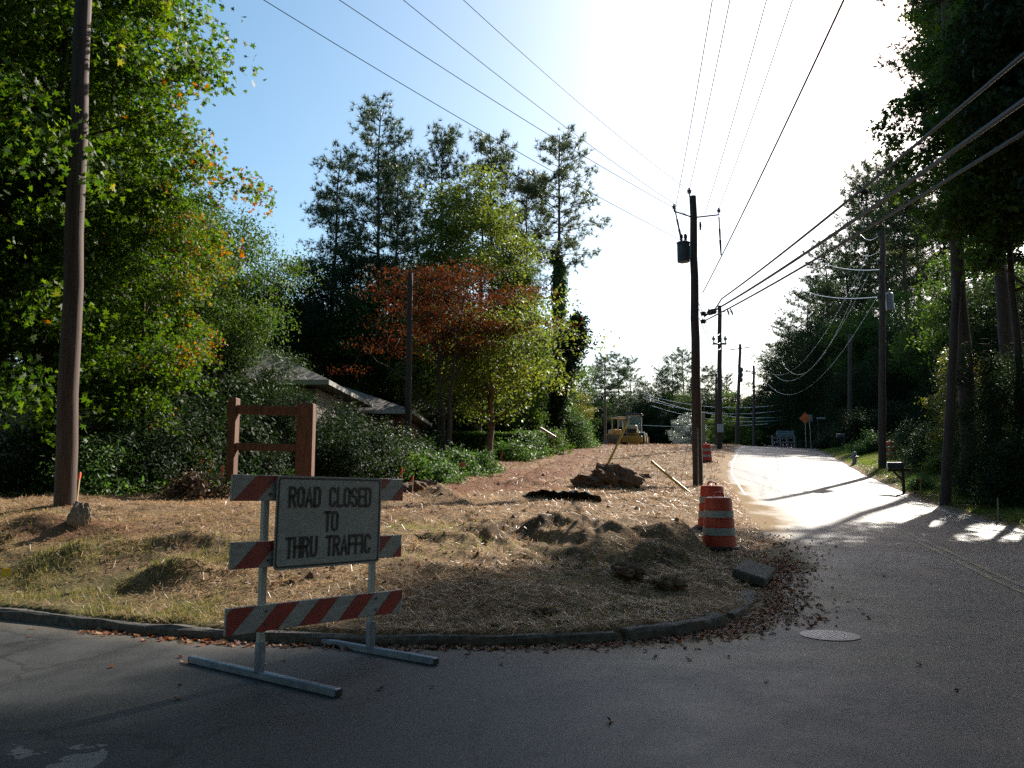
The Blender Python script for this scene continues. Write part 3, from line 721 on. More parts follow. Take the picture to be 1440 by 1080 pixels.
mb = MB(); q = d4 * .93; mb.tube([q, q + Vector((-.5, 0, .05)), q + Vector((-.8, 0, .05))], .05, 6); mb.tube([q + Vector((-.6, 0, .05)), q + Vector((-.9, 0, .06)), q + Vector((-1.1, 0, .02))], [.06, .14, .08], 8); mb.build('lamp_arm', M['dgrey'], P4)
mb = MB(); q = d4 * .78; mb.tube([q, q + Vector((-1.2, 0, .2))], .05, 6); mb.build('cross_arm', M['dgrey'], P4)
P5, d5 = far_pole(1007, 630, 525, 70, .12, 'slim dark pole between the transformer pole and the meter box pole')
P6, d6 = far_pole(851, 628, 548, 100, .18, 'pole with a curved street lamp arm behind the yellow loader', M['polew'])
mb = MB(); q = d6 * .62; mb.tube([q, q + Vector((-.5, 0, .45)), q + Vector((-1.2, 0, .55)), q + Vector((-1.7, 0, .35))], .04, 6); la = mb.build('lamp_arm', M['metal'], P6)
mb = MB(); q = q + Vector((-1.7, 0, .2)); mb.lathe([(.02, .25), (.2, .15), (.22, -.05), (.1, -.16)], 10, q); mb.build('lamp_head', M['trim'], la, True)
# right-hand poles
xR, dR = 0, 41.0
PR, dPR = far_pole(1240, 652, 325, 41.0, .19, 'tall brown utility pole on the right verge with a pale transformer can', M['polew'], pxt=1241)
mb = MB(); q = dPR * .70 + Vector((.42, .1, 0)); mb.lathe([(.17, -.5), (.19, -.48), (.19, .35), (.21, .37), (.15, .42)], 14, q); tr2 = mb.build('transformer', M['porc'], PR, True)
mb = MB(); mb.lathe([(.04, .42), (.07, .5), (.05, .6), (.02, .62)], 8, q); mb.build('bushing', M['porc'], tr2, True)
for k, f in enumerate((.985, .86, .80, .715)):
    mb = MB(); mb.box(dPR * f + Vector((-.22, -.05, 0)), (.12, .10, .16)); mb.build('cable_clamp', M['dgrey'], PR)
xs_ = xat(1327, 26.0); bs = Vector((xs_, 26.0, gz(xs_, 26.0)))
PS, dPS = pole('utility_pole', bs, at(1346, 392, 26.0), .17, .12, 'short dark leaning stub pole on the right grass verge with no hardware', M['poled'])
PT, dPT = far_pole(573, 640, 384, 33.0, .15, 'dark slim pole rising in front of the red tree on the left', M['poled'], pxt=577)
P8, d8 = far_pole(1195, 622, 470, 66, .2, 'utility pole half lost in the trees on the right, behind the hydrant', M['polew'])

# ------------------------------------------------------------------ wires
def wire(name, p, q, sag, r, mat, lab, group=None, n=28, cat='cable', extra=None):
    p, q = Vector(p), Vector(q); mb = MB()
    pts = [p.lerp(q, i / n) - Vector((0, 0, sag * 4 * (i / n) * (1 - i / n))) - p for i in range(n + 1)]
    mb.tube(pts, r, 6); 
    o = mb.build(name, mat, None, True, loc=p); return tag(o, lab, cat, group)
G_L = 'power lines from the tall left pole to the transformer pole'
ends = [((350, 0), at(974, 346, 28)), ((460, 0), at(973, 306, 28)), ((555, 0), at(953, 290, 27.8)), ((642, 0), at(968, 268, 27.9))]
words = ['lowest and leftmost', 'second lowest', 'second highest', 'highest']
for (pxp, e), w in zip(ends, words):
    # the line leaves the frame top at pxp and hangs on towards the left pole
    s_ = at(pxp[0], -6, 16.2 + (pxp[0] - 350) * .0078)
    st = s_ + (s_ - e).normalized() * 4.0 + Vector((0, 0, .35))
    wire('power_line', st, e, .28, .009, M['wire'], w + ' of four thin lines sloping from the upper left to the transformer pole', G_L, cat='power line')
G_T = 'thin lines running overhead from the transformer pole'
for (pxp, e), w in zip([(1003, at(950, 291, 27.8)), (1028, at(969, 268, 27.95)), (1080, at(991, 302, 28)), (1117, at(1011, 293, 28.2))],
                       ['leftmost thin line', 'second thin line from the left', 'third thin line from the left', 'rightmost thin line']):
    s_ = at(pxp, -4, 15.5)
    wire('power_line', s_ + (s_ - e).normalized() * 5 + Vector((0, 0, .3)), e, .2, .011, M['wire'], w + ' running up overhead from the transformer pole top', G_T, cat='power line')
G_C = 'thick communication cables crossing the upper right'
s_ = at(1195, -4, 11.5); e = at(988, 412, 27.9)
wire('power_line', s_ + (s_ - e).normalized() * 4 + Vector((0, 0, .3)), e, .15, .017, M['wire'], 'steep twisted service line going up to the top edge from the transformer pole', None, cat='power line')
for (q, e), r, w in zip([((1446, 84), (1015, 420)), ((1446, 150), (1016, 430)), ((1446, 196), (989, 452))], (.026, .034, .026), ['topmost thick cable crossing the upper right, with a small splice hanging on it', 'middle one of the three thick cables crossing the upper right', 'lowest of the three thick cables, passing the tall right pole top']):
    s_ = at(q[0], q[1], 8.2); e_ = at(e[0], e[1], 26.5 if e[0] > 1000 else 27.8)
    ds = (s_ - e_).normalized()
    wire('cable', s_ + ds * 4 + Vector((0, 0, .2)), e_, .12, r, M['wire'], w, G_C)
    if e[0] > 1000:
        mb = MB(); q2 = at(991, 445, 27.8) if e[1] == 420 else at(991, 443, 27.8)
        mid = e_.lerp(q2, .4) - Vector((0, 0, .12 if e[1] == 420 else .02))
        mb.tube([Vector((0, 0, 0)), mid - e_, q2 - e_], r * .9, 6)
        tag(mb.build('cable', M['wire'], None, True, loc=e_), ('curved' if e[1] == 420 else 'short straight') + ' tail end of a thick cable at the transformer pole clamps', 'cable', 'cable tails at the transformer pole clamps')
q = at(1213, 271, 14.4)
t_ = thing('cable_splice', q, 'small black splice with dangling tails clipped on the topmost thick cable', 'cable splice')
mb = MB(); mb.tube([(-.05, .04, .05), (-.03, 0, .04), (.05, -.02, .0), (.07, -.05, -.02)], [.03, .05, .05, .03], 8); mb.build('sleeve', M['black'], t_, True)
mb = MB(); mb.tube([(0, 0, .02), (-.02, 0, -.08), (-.01, 0, -.16)], .02, 6); mb.tube([(.04, 0, 0), (.05, 0, -.1), (.03, 0, -.3), (.12, 0, -.6)], .004, 5); mb.build('tail', M['black'], t_, True)
# onward spans up the road
G_F = 'spans between the far poles'
def lp(root, d, f, dx=0): return root.location + d * f + Vector((dx, 0, 0))
for k, (f0, f1, dx) in enumerate(((.62, .80, 0), (.60, .74, .1), (.57, .70, .2))):
    wire('cable', lp(pm, dm, f0, .15), lp(P2, d2, f1, dx * .5), .5, .014, M['wire'], ['upper', 'middle', 'lower'][k] + ' cable dropping behind the transformer pole towards the meter box pole', G_F)
for k, (f0, f1) in enumerate(((.95, .95), (.78, .80), (.70, .70))):
    wire('cable', lp(P2, d2, f0, .1), lp(P3, d3, f1, 0), .5, .012, M['wire'], ['upper', 'middle', 'lower'][k] + ' cable from the meter box pole to the thin leaning pole', G_F)
for k, (f0, f1) in enumerate(((.95, .95), (.62, .72))):
    wire('cable', lp(P3, d3, f0), lp(P4, d4, f1), .5, .012, M['wire'], ['upper', 'lower'][k] + ' cable from the leaning pole to the lamp pole on the crest', G_F)
G_R = 'bright wires at the tall right pole'
for k, (a, bb, d0) in enumerate((((1238, 379), (1140, 362), 60), ((1238, 417), (1122, 406), 60), ((1236, 353), (1205, 352), 60), ((1236, 331), (1210, 329), 60))):
    wire('wire', at(*a, 41), at(*bb, d0), .35, .015 if k < 2 else .010, M['wireb'], ['second lowest', 'lowest and longest', 'short upper', 'short topmost'][k] + ' bright wire leaving the tall right pole to the left', G_R, cat='wire')
for k, (a, m, bb) in enumerate((((1222, 355), 0, (1085, 525)), ((1222, 385), 0, (1090, 528)), ((1232, 420), 0, (1080, 540)), ((1215, 380), 0, (1100, 510)))):
    wire('wire', at(*a, 41), at(*bb, 96), 2.2 + .3 * k, .009, M['wireb'], ['topmost', 'second', 'lowest', 'third'][k] + ' sagging grey wire in front of the dark right-hand trees', 'sagging wires in front of the right-hand trees', cat='wire')
G_X = 'pale wires crossing low over the far road'
for k, (a, bb, s) in enumerate((((902, 553), (1105, 568), 1.2), ((905, 560), (1105, 576), 1.3), ((908, 557), (1108, 586), 1.2), ((915, 570), (1105, 590), 1.1), ((905, 598), (1080, 596), .3))):
    wire('wire', at(*a, 118), at(*bb, 112), s, .022, M['wireb'], ['topmost', 'second from top', 'third from top', 'fourth from top', 'lowest and straightest'][k] + ' pale wire crossing low before the far trees', G_X, cat='wire')
for k in range(3):
    wire('wire', lp(P4, d4, .35 - .08 * k, .1), at(1105, 575 + 9 * k, 118), 1.6 + .4 * k, .02, M['wireb'], ['upper', 'middle', 'lower'][k] + ' sagging loop of wire right of the lamp pole on the crest', 'wire loops right of the lamp pole', cat='wire')
wire('wire', at(808, 444, 46), at(938, 378, 38), .1, .008, M['wire'], 'faint service wire from the ivy covered pine across the white sky', None, cat='wire')
wire('wire', at(1000, 378, 30), at(1032, 384, 34), .0, .02, M['wire'], 'short line end in the white sky right of the transformer pole', None, cat='wire')
# guy wires
def guy(p, q, lab, r=.007):
    p, q = Vector(p), Vector(q); mb = MB(); mb.tube([Vector((0, 0, 0)), (q - p) * .5, q - p], r, 5); return tag(mb.build('guy_wire', M['wire'], None, True, loc=p), lab, 'guy wire')
gb = gnd(848, 668); gy1 = Vector((gb.x, gb.y, gz(gb.x, gb.y)))
guy(lp(pm, dm, .83) + Vector((-.15, 0, 0)), gy1, 'faint guy wire from the transformer pole down to the yellow marker on the soil heap')
gb2 = gnd(967, 692); gy2 = Vector((gb2.x, gb2.y, gz(gb2.x, gb2.y)))
guy(at(978, 560, 27.6), gnd(958, 676), 'thin loose wire hanging beside the foot of the transformer pole', .008)
def guard(name, p, q, lab):
    p, q = Vector(p), Vector(q); root = thing(name, p, lab, 'guy guard', 'yellow plastic guy guards'); d = q - p
    mb = MB(); mb.tube([d * -.08, d * .02, d * .5, d], [.05, .05, .045, .048], 10); mb.build('tube', M['yellow'], root, True)
    mb = MB(); mb.tube([d * .97, d * 1.01], .055, 10); mb.build('collar', M['yellow'], root, True)
gd = gy1.y
guard('guy_guard', gy1, at(883, 593, gd + 1.2), 'upright yellow guy guard leaning out of the soil heap before the loader')
p1 = at(968, 693, gb2.y); guard('guy_guard', p1 + Vector((0, 0, .02)), at(917, 650, gb2.y + 1.5), 'low slanting yellow guy guard left of the transformer pole foot')

# soil heap, matting, stones
def lump(name, loc, sx_, sy_, sz_, mat, lab, cat, seed, amp=.35, group=None, n=44, freq=2.2):
    rs = np.random.RandomState(seed); mb = MB(); vs = []; m_ = n // 2; ox = rs.rand() * 50
    for i in range(m_ + 1):
        th = math.pi * i / m_ 
        for j in range(n):
            ph = 2 * math.pi * j / n
            x, y, z = math.sin(th) * math.cos(ph), math.sin(th) * math.sin(ph), math.cos(th)
            k = 1 + amp * 1.6 * float(fbm(np.array([x * freq + z * 1.7 + ox]), np.array([y * freq - z * 1.3 + ox]), 4)[0])
            vs.append((x * k * sx_, y * k * sy_, z * k * sz_))
    fs = [(i * n + j, (i + 1) * n + j, (i + 1) * n + (j + 1) % n, i * n + (j + 1) % n) for i in range(m_) for j in range(n)]
    mb.add(vs, fs); o = mb.build(name, mat, None, freq < 2, loc=loc); return tag(o, lab, cat, group)
h_ = gnd(852, 678); lump('soil_heap', (h_.x + .1, h_.y + .3, h_.z), .8, .6, .42, M['soil'], 'dark red heap of dug soil around the upright yellow guard', 'soil heap', 5, .55, freq=3)
h_ = gnd(897, 672); lump('soil_heap', (h_.x, h_.y, h_.z - .05), .5, .3, .16, M['soil'], 'low dark soil clods right of the yellow guard heap', 'soil heap', 8, .7, freq=4)
h_ = gnd(1000, 702) 
h_ = gnd(105, 742); st = lump('standing_stone', (h_.x, h_.y + .1, h_.z + .10), .15, .10, .26, M['stone'], 'pale stone slab standing in a scraped hollow right of the left pole', 'stone', 11, .3); st.rotation_euler = (0, R(14), .4)
h_ = gnd(790, 703)
mt = MB(); nx = 22; vs = []; 
for i in range(nx + 1):
    for j in range(7):
        u = i / nx; v = j / 6; bx = -1.0 + 2.0 * u; by = -.35 + .7 * v
        zz = .13 * math.sin(u * 3.14) * (1 - v * .6) + .05 * math.sin(u * 9 + v * 3) + (.10 if v < .3 else 0) * math.sin(u * 3.14)
        vs.append((bx + .06 * math.sin(j * 2.7 + i), by * (.55 + .5 * math.sin(u * 2.6 + .3) + .18 * math.sin(i * 1.9)) + .06 * math.sin(i * 1.1), zz + .03 * math.sin(i * 2.2 + j)))
fs = [(i * 7 + j, (i + 1) * 7 + j, (i + 1) * 7 + j + 1, i * 7 + j + 1) for i in range(nx) for j in range(6)]
top = len(vs); vs += [(x, y, z - .03) for x, y, z in vs]; fs += [tuple(reversed([q + top for q in f])) for f in fs]
mt.add(vs, fs); tag(mt.build('black_matting', M['felt'], None, loc=(h_.x, h_.y + .3, h_.z + .02), rot=(0, .02, -.1)), 'torn black matting lying over the dirt ridge before the soil heap', 'matting')
h_ = gnd(588, 692); lump('clod', (h_.x, h_.y, h_.z + .05), .42, .35, .22, M['soil'], 'round grey earth clod at the edge of the red clay near the barricade', 'earth clod', 23, .4, freq=2.5)
for k, (px, py, s, lab) in enumerate(((880, 808, .16, 'dark upturned clod on the shaded slope left of the front drum'), (765, 865, .1, 'small flat stone in the shaded straw behind the kerb'), (935, 826, .14, 'clod in the shaded straw below the front drum'))):
    h_ = gnd(px, py); lump('clod', (h_.x, h_.y, h_.z + .02), s * 1.3, s, s * .5, M['soil'], lab, 'earth clod', 31 + k, .8, freq=3.2)
kf = kerb('kerb_fragment', resample([(2.45, 9.25), (2.85, 9.95), (3.15, 10.9)], .15), dz=-.025)
tag(kf, 'low half buried kerb length between the broken kerb end and the tilted slab', 'kerb piece')
# tilted concrete slab at the corner
h_ = gnd(1045, 805); mb = MB(); mb.box((0, 0, 0), (.46, .95, .13), 0, bev=.02)
o = mb.build('concrete_slab', M['concrete'], None, loc=(3.45, 11.9, gz(3.3, 11.9) + .10), rot=(R(4), R(16), R(-24))); tag(o, 'loose tilted concrete kerb slab at the corner below the front drum', 'concrete slab')
# manhole
h_ = at(1150, 887, 8.35); mz = float(zroad(np.array([h_.x]), np.array([h_.y]))[0])
mh = thing('manhole_cover', (3.18, 8.42, mz + .001), 'round pale iron manhole cover set in the asphalt at the junction', 'manhole cover')
mb = MB(); mb.lathe([(.36, -.02), (.36, .006), (.315, .007)], 40); mb.build('frame', M['iron'], mh); mh.scale = (.8, .8, 1)
mb = MB(); mb.lathe([(.305, -.02), (.305, .004), (.02, .005)], 40)
for i in range(-5, 6):
    for j in range(-5, 6):
        if math.hypot(i, j) < 5.2 and (i or j): mb.box((i * .052, j * .052, .007), (.028, .028, .006))
mb.build('lid', M['metal'], mh)

# ------------------------------------------------------------------ sign frame of cedar posts
sgd = 18.0
fL = at(325, 680, sgd); fR = at(428, 680, sgd); zb = gz((fL.x + fR.x) / 2, sgd) - .05
fr = thing('sign_frame', ((fL.x + fR.x) / 2, sgd, zb), 'empty brown timber sign frame of two posts and two beams behind the barricade', 'sign frame')
hw = (fR.x - fL.x) / 2; zt = at(325, 560, sgd).z - zb; zt2 = at(428, 568, sgd).z - zb
mb = MB(); mb.box((-hw, 0, zt / 2 - .2), (.17, .30, zt + .4), 0, bev=.012); mb.build('post', M['cedar'], fr)
mb = MB(); mb.box((hw, 0, zt2 / 2 - .2), (.36, .30, zt2 + .4), 0, bev=.012); mb.build('post', M['cedar'], fr)
for py0, py1 in ((570, 582), (623, 633)):
    za = at(325, py0, sgd).z - zb; zc = at(325, py1, sgd).z - zb
    mb = MB(); mb.bar((-hw + .086, -.01, (za + zc) / 2), (hw - .181, -.01, (za + zc) / 2 - .03), .2, za - zc, 0, .01, up=(0, 0, 1)); mb.build('beam', M['cedar'], fr)

# ------------------------------------------------------------------ stakes, flags
def stake(px, py, d, h, lab, tape=True, flag=None, lean=(.05, 0), w=.035, cat='survey stake'):
    x = xat(px, d, py); z = gz(x, d)
    root = thing('survey_stake', (x, d, z), lab, cat, 'survey stakes round the cleared lot')
    t = Vector((lean[0] * h, lean[1] * h, h)); mb = MB(); mb.bar(t * -.1, t, w, w * .45); mb.build('lath', M['lath'], root)
    if tape:
        mb = MB(); k = .028
        if flag: mb.add([t * .98, t * .72, t * .72 + Vector((flag, -.01, -.03)), t * .98 + Vector((flag, .02, -.02))], [(0, 1, 2, 3)]); 
        mb.bar(t * .80, t * .985, w + .012, w * .45 + .012)
        mb.add([t * .86 + Vector((-.02, -.03, 0)), t * .86 + Vector((.02, -.03, 0)), t * .55 + Vector((-.06, -.04, 0)), t * .52 + Vector((-.09, -.04, 0))], [(0, 1, 2, 3)])
        mb.build('tape', M['ribbon'], root)
    return root
stake(109, 690, 14.6, .55, 'stake with faded pink tape against the right side of the left pole')
stake(312, 686, 16.5, .62, 'stake with a bright orange ribbon left of the timber sign frame', lean=(.02, 0))
stake(565, 672, 21, .52, 'orange topped stake just right of the barricade sign top', lean=(0, 0))
stake(580, 683, 19.5, .42, 'bare pale stake with a low orange mark beside the grey clod', lean=(.02, 0))
stake(647, 652, 28, .5, 'stake carrying an orange flag in the green bushes before the hedge', flag=.16)
stake(705, 652, 33, .75, 'thin orange stake on the lawn edge right of the second trunk', w=.03)
stake(753, 624, 46, .8, 'stake with a small orange flag beyond the hedge end', flag=.3, w=.05)
stake(770, 630, 45, 1.1, 'tall bare lath stake on the grass before the ivy pine', tape=False, w=.05)
stake(837, 627, 66, .6, 'tiny orange stake on the far ridge left of the loader', w=.08)
stake(1293, 662, 30, .55, 'orange stake by the mailbox among the shrubs on the right', w=.05)
stake(1402, 712, 21, .6, 'weathered grey stake in the dark leaf litter at the right edge', tape=False)
x, d = xat(778, 47), 47.0; root = thing('striped_board', at(760, 602, 47), 'slanted red and white striped pole resting in front of the ivy trunks', 'striped pole')
q0 = Vector((0, 0, 0)); q1 = at(781, 615, 47) - at(760, 602, 47)
mb = MB()
for i in range(6): mb.tube([q0.lerp(q1, i / 6), q0.lerp(q1, (i + 1) / 6)], .075, 8, i % 2)
mb.build('pole_bar', [M['rwhite'], M['rred']], root)
mb = MB(); mb.tube([q1 * .9, q1 * .9 + Vector((0, .1, -.9))], .04, 6); mb.build('prop', M['lath'], root)
h_ = gnd(8, 815); fl = thing('marker_flag', h_, 'small yellow marker flag in the grass at the left edge', 'marker flag')
mb = MB(); mb.tube([(0, 0, -.1), (.02, 0, .12)], .003, 5); mb.build('wire_stem', M['metal'], fl)
mb = MB(); mb.add([(-.06, -.01, .04), (.05, .0, .035), (.065, .01, .12), (-.045, -.015, .14)], [(0, 1, 2, 3)]); mb.add([(-.055, -.012, .045), (-.0, .04, .04), (-.0, .04, .13), (-.045, -.018, .14)], [(0, 1, 2, 3)]); mb.build('flag', M['flag'], fl)

# ------------------------------------------------------------------ right verge furniture
def mailbox(px, py, d, lab, s=1.0):
    x = xat(px, d, py); root = thing('mailbox', (x, d, gz(x, d)), lab, 'mailbox', 'roadside mailboxes', -.25)
    mb = MB(); mb.box((0, 0, .55 * s), (.10, .10, 1.3 * s), 0, bev=.01); mb.build('post', M['poled'], root)
    mb = MB(); mb.box((-.12, 0, .90 * s), (.75, .09, .09)); mb.bar((0, 0, .5), (-.32, 0, .86), .07, .07); mb.build('support_arm', M['poled'], root)
    mb = MB(); prof = [(-.11, 0), (.11, 0), (.11, .14)] + [(.11 * math.cos(R(a)), .14 + .11 * math.sin(R(a))) for a in range(15, 180, 15)] + [(-.11, .14)]
    mb.poly([(-.52, y, .952 * s + z) for y, z in prof], .56, (1, 0, 0)); bx = mb.build('box', M['dgrey'], root)
    mb = MB(); mb.poly([(-.527, y * 1.05, .95 * s + z * 1.04) for y, z in prof], .012, (1, 0, 0)); mb.build('door', M['metal'], bx)
    return root
mailbox(1270, 672, 30.5, 'dark mailbox on a wooden post on the right verge near the tall pole')
mailbox(1188, 628, 60, 'distant mailbox on the shaded bank beyond the hydrant')
x, d = xat(1203, 46), 46.0; hy = thing('fire_hydrant', (x, d, gz(x, d)), 'grey fire hydrant on the sunny grass bank right of the road', 'hydrant')
mb = MB(); mb.lathe([(.17, 0), (.17, .05), (.12, .06), (.12, .42), (.16, .44), (.16, .48), (.13, .49), (.12, .60), (.07, .68), (.03, .69), (.03, .74)], 16); mb.build('barrel', M['hydrant'], hy, True)
for a in ((1, 0), (-1, 0), (0, -1)):
    mb = MB(); mb.tube([Vector((a[0] * .1, a[1] * .1, .38)), Vector((a[0] * .2, a[1] * .2, .38)), Vector((a[0] * .24, a[1] * .24, .38))], [.06, .06, .04], 10); mb.build('nozzle', M['hydrant'], hy, True)

# ------------------------------------------------------------------ far barricade and signs
fb = thing('road_barricade', (0, 0, 0), 'far white barricade with a sign board standing across the crest of the road', 'barricade')
x = xat(1104, 90); fb.location = (x, 90, 4.78)
for z in (.45, .9, 1.38):
    mb = MB(); mb.box((0, -.05, z), (2.75, .04, .22), 0)
    for k in range(9): mb.poly([(-1.3 + k * .3, -.072, z - .1), (-1.16 + k * .3, -.072, z - .1), (-1.02 + k * .3, -.072, z + .1), (-1.16 + k * .3, -.072, z + .1)], .004, (0, -1, 0), 1)
    mb.build('rail', [M['rwhite'], M['rred']], fb)
for s in (-1.2, -.35, .35, 1.2):
    mb = MB(); mb.box((s, 0, .8), (.10, .06, 1.75)); mb.build('post', M['trim'], fb)
mb = MB(); mb.box((.15, -.09, 1.85), (1.95, .03, .60), 0); 
for dz in (.14, -.14):
    for k in range(9): mb.box((-.6 + k * .19, -.107, 1.85 + dz), (.11, .006, .13), 1)
mb.build('sign_panel', [M['rwhite'], M['dgrey']], fb)
x = xat(1136, 76); z = gz(x, 76); sg_ = thing('warning_sign', (x, 76, z), 'orange diamond roadworks sign on the bank by the far barricade', 'sign')
zc = at(1136, 588, 76).z - z
mb = MB(); mb.poly([(-.54, 0, zc), (0, 0, zc - .54), (.54, 0, zc), (0, 0, zc + .54)], .03, (0, -1, 0)); mb.build('diamond_panel', M['orangel'], sg_, rot=(0, 0, R(-35)))
mb = MB(); mb.box((0, .03, (zc + .3) / 2), (.07, .05, zc + .3)); mb.build('post', M['metal'], sg_)
x = xat(1142, 77); z = gz(x, 77); s2 = thing('plain_sign', (x, 77, z), 'grey rectangular sign just right of the orange diamond sign', 'sign')
zc = at(1142, 588, 77).z - z
mb = MB(); mb.box((0, -.03, zc), (.55, .03, .62), 0, bev=.01); mb.build('panel', M['porc'], s2)
mb = MB(); mb.bar((.08, .02, -.1), (-.02, .02, zc + .25), .06, .05); mb.build('post', M['metal'], s2)
x = xat(1154, 80); z = gz(x, 80); s3 = thing('street_name_sign', (x, 80, z), 'thin pale street name blade in the dark trees right of the diamond sign', 'sign')
zc = at(1154, 588, 80).z - z
mb = MB(); mb.box((.3, 0, zc), (.85, .03, .14)); mb.build('blade', M['trim'], s3)
mb = MB(); mb.tube([(0, .04, -.1), (0, .04, zc + .1)], .03, 8); mb.build('post', M['dgrey'], s3)
x = xat(953, 88); s4 = thing('yield_sign', (x, 88, 5.0), 'small white inverted triangle sign beyond the ridge left of the dark pole', 'sign')
zc = at(953, 622, 88).z - 5.0
mb = MB(); mb.poly([(-.36, 0, zc + .32), (0, 0, zc - .36), (.36, 0, zc + .32)], .03, (0, -1, 0)); mb.build('triangle_panel', M['rwhite'], s4)
mb = MB(); mb.tube([(0, .04, -.3), (0, .04, zc + .2)], .035, 8); mb.build('post', M['metal'], s4)
# tan board post behind the main pole
x = xat(990.5, 60); z = gz(x, 60); bp = thing('timber_board', (x, 60, z), 'upright tan timber board standing behind the foot of the transformer pole', 'timber board')
mb = MB(); hh = at(990, 581, 60).z - z; mb.box((0, 0, hh / 2 - .1), (.36, .10, hh + .2), 0, bev=.015); mb.build('plank', M['lath'], bp)
mb = MB(); mb.box((0, .08, hh * .3), (.10, .06, hh * .6)); mb.build('brace', M['lath'], bp)

# ------------------------------------------------------------------ machines on the ridge
def wheel(parent, p, r, w, axis=(1, 0, 0)):
    a = Vector(axis) * w / 2; p = Vector(p); mb = MB()
    mb.tube([p - a, p - a * .8, p + a * .8, p + a], [r * .85, r, r, r * .85], 20); wh = mb.build('wheel', M['black'], parent, True)
    mb = MB(); mb.tube([p - a * 1.06, p + a * 1.06], [r * .5, r * .5], 14); mb.build('rim', M['mbeige'], wh, True)
ML = thing('wheel_loader', (xat(893, 76), 76, 4.74), 'yellow and cream wheel loader with a glass cab on the ridge', 'loader', None, R(-14))
mb = MB(); mb.box((0, 0, .85), (1.25, 2.6, .5), 0, bev=.06); mb.box((-.05, -1.15, 1.3), (.95, 1.1, .75), 0, bev=.1); mb.build('body', M['mbeige'], ML)
mb = MB(); mb.box((-.05, -1.72, 1.15), (.8, .03, .35)); mb.build('grille', M['ink'], ML)
mb = MB(); mb.box((0, -1.85, .45), (1.75, .3, .55), 0, bev=.05); mb.build('counterweight', M['myellow'], ML)
cab = MB()
for sx_ in (-.62, .62):
    for yy in (-.55, .65): cab.box((sx_, yy, 1.85), (.09, .09, 1.5))
cab.box((0, .05, 2.64), (1.55, 1.5, .14), 0, bev=.04); cab.box((0, .05, 1.12), (1.3, 1.3, .1))
cb = cab.build('cab', M['dgrey'], ML)
for yy in (-.56, .66):
    mb = MB(); mb.box((0, yy, 1.88), (1.13, .015, 1.36)); mb.build('window', M['cabglass'], cb)
for sx_ in (-.63, .63):
    mb = MB(); mb.box((sx_, .05, 1.88), (.015, 1.08, 1.36)); mb.build('window', M['cabglass'], cb)
mb = MB(); mb.box((0, .2, 1.35), (.5, .5, .12), 0, bev=.03); mb.box((0, .42, 1.65), (.45, .12, .6), 0, bev=.03); mb.build('seat', M['black'], cb)
for sx_ in (-.82, .82):
    for yy in (-1.0, 1.15): wheel(ML, (sx_, yy, .55), .55, .42)
for sx_ in (-.42, .42):
    mb = MB(); mb.tube([(sx_, .9, 1.3), (sx_, 2.0, 1.1), (sx_, 2.8, .45)], .09, 8); mb.build('lift_arm', M['myellow'], ML)
mb = MB(); mb.poly([(-1.05, 2.7, .1), (-1.05, 3.5, .05), (-1.05, 3.45, .12), (-1.05, 2.85, .3), (-1.05, 2.85, .85), (-1.05, 2.7, .85)], 2.1, (1, 0, 0)); mb.build('bucket', M['myellow'], ML)
MD = thing('bulldozer', (xat(872, 82), 82, 4.85), 'yellow bulldozer with a canopy and side blade left of the loader', 'bulldozer', None, R(20))
mb = MB(); mb.box((0, 0, .95), (1.1, 2.6, .7), 0, bev=.06); mb.box((0, 1.0, 1.5), (.9, 1.3, .6), 0, bev=.08); mb.build('body', M['myellow'], MD)
for sx_ in (-.85, .85):
    mb = MB(); prof = [(y * 1.5 , z) for y, z in [(-.9, 0), (.9, 0), (1.08, .2), (1.08, .5), (.85, .75), (-.85, .75), (-1.08, .5), (-1.08, .2)]]
    mb.poly([(sx_ - .25, y, z) for y, z in prof], .5, (1, 0, 0)); mb.build('track', M['black'], MD)
mb = MB()
for sx_ in (-.6, .6):
    for yy in (-.9, .35): mb.box((sx_, yy, 2.05), (.09, .09, 1.6))
mb.box((0, -.27, 2.9), (1.5, 1.6, .12), 0, bev=.03); cn = mb.build('canopy', M['mbeige'], MD)
mb = MB(); mb.box((.0, -.92, 2.35), (1.1, .015, .8)); mb.build('window', M['cabglass'], cn)
mb = MB(); prof = [(0, .05), (.14, .3), (.16, .7), (.06, 1.05), (-.02, 1.05), (.06, .7), (.04, .3), (-.1, .05)]
mb.poly([(-2.3, -1.9 - y, z) for y, z in prof], 3.2, (1, 0, 0)); mb.build('blade', M['rust'], MD)
mb = MB(); mb.box((-.7, -1.75, 1.12), (3.2, .3, .14)); mb.bar((-.6, -1.7, .6), (-.5, -.6, .7), .14, .14); mb.bar((.6, -1.7, .6), (.5, -.6, .7), .14, .14); mb.build('blade_frame', M['myellow'], MD)

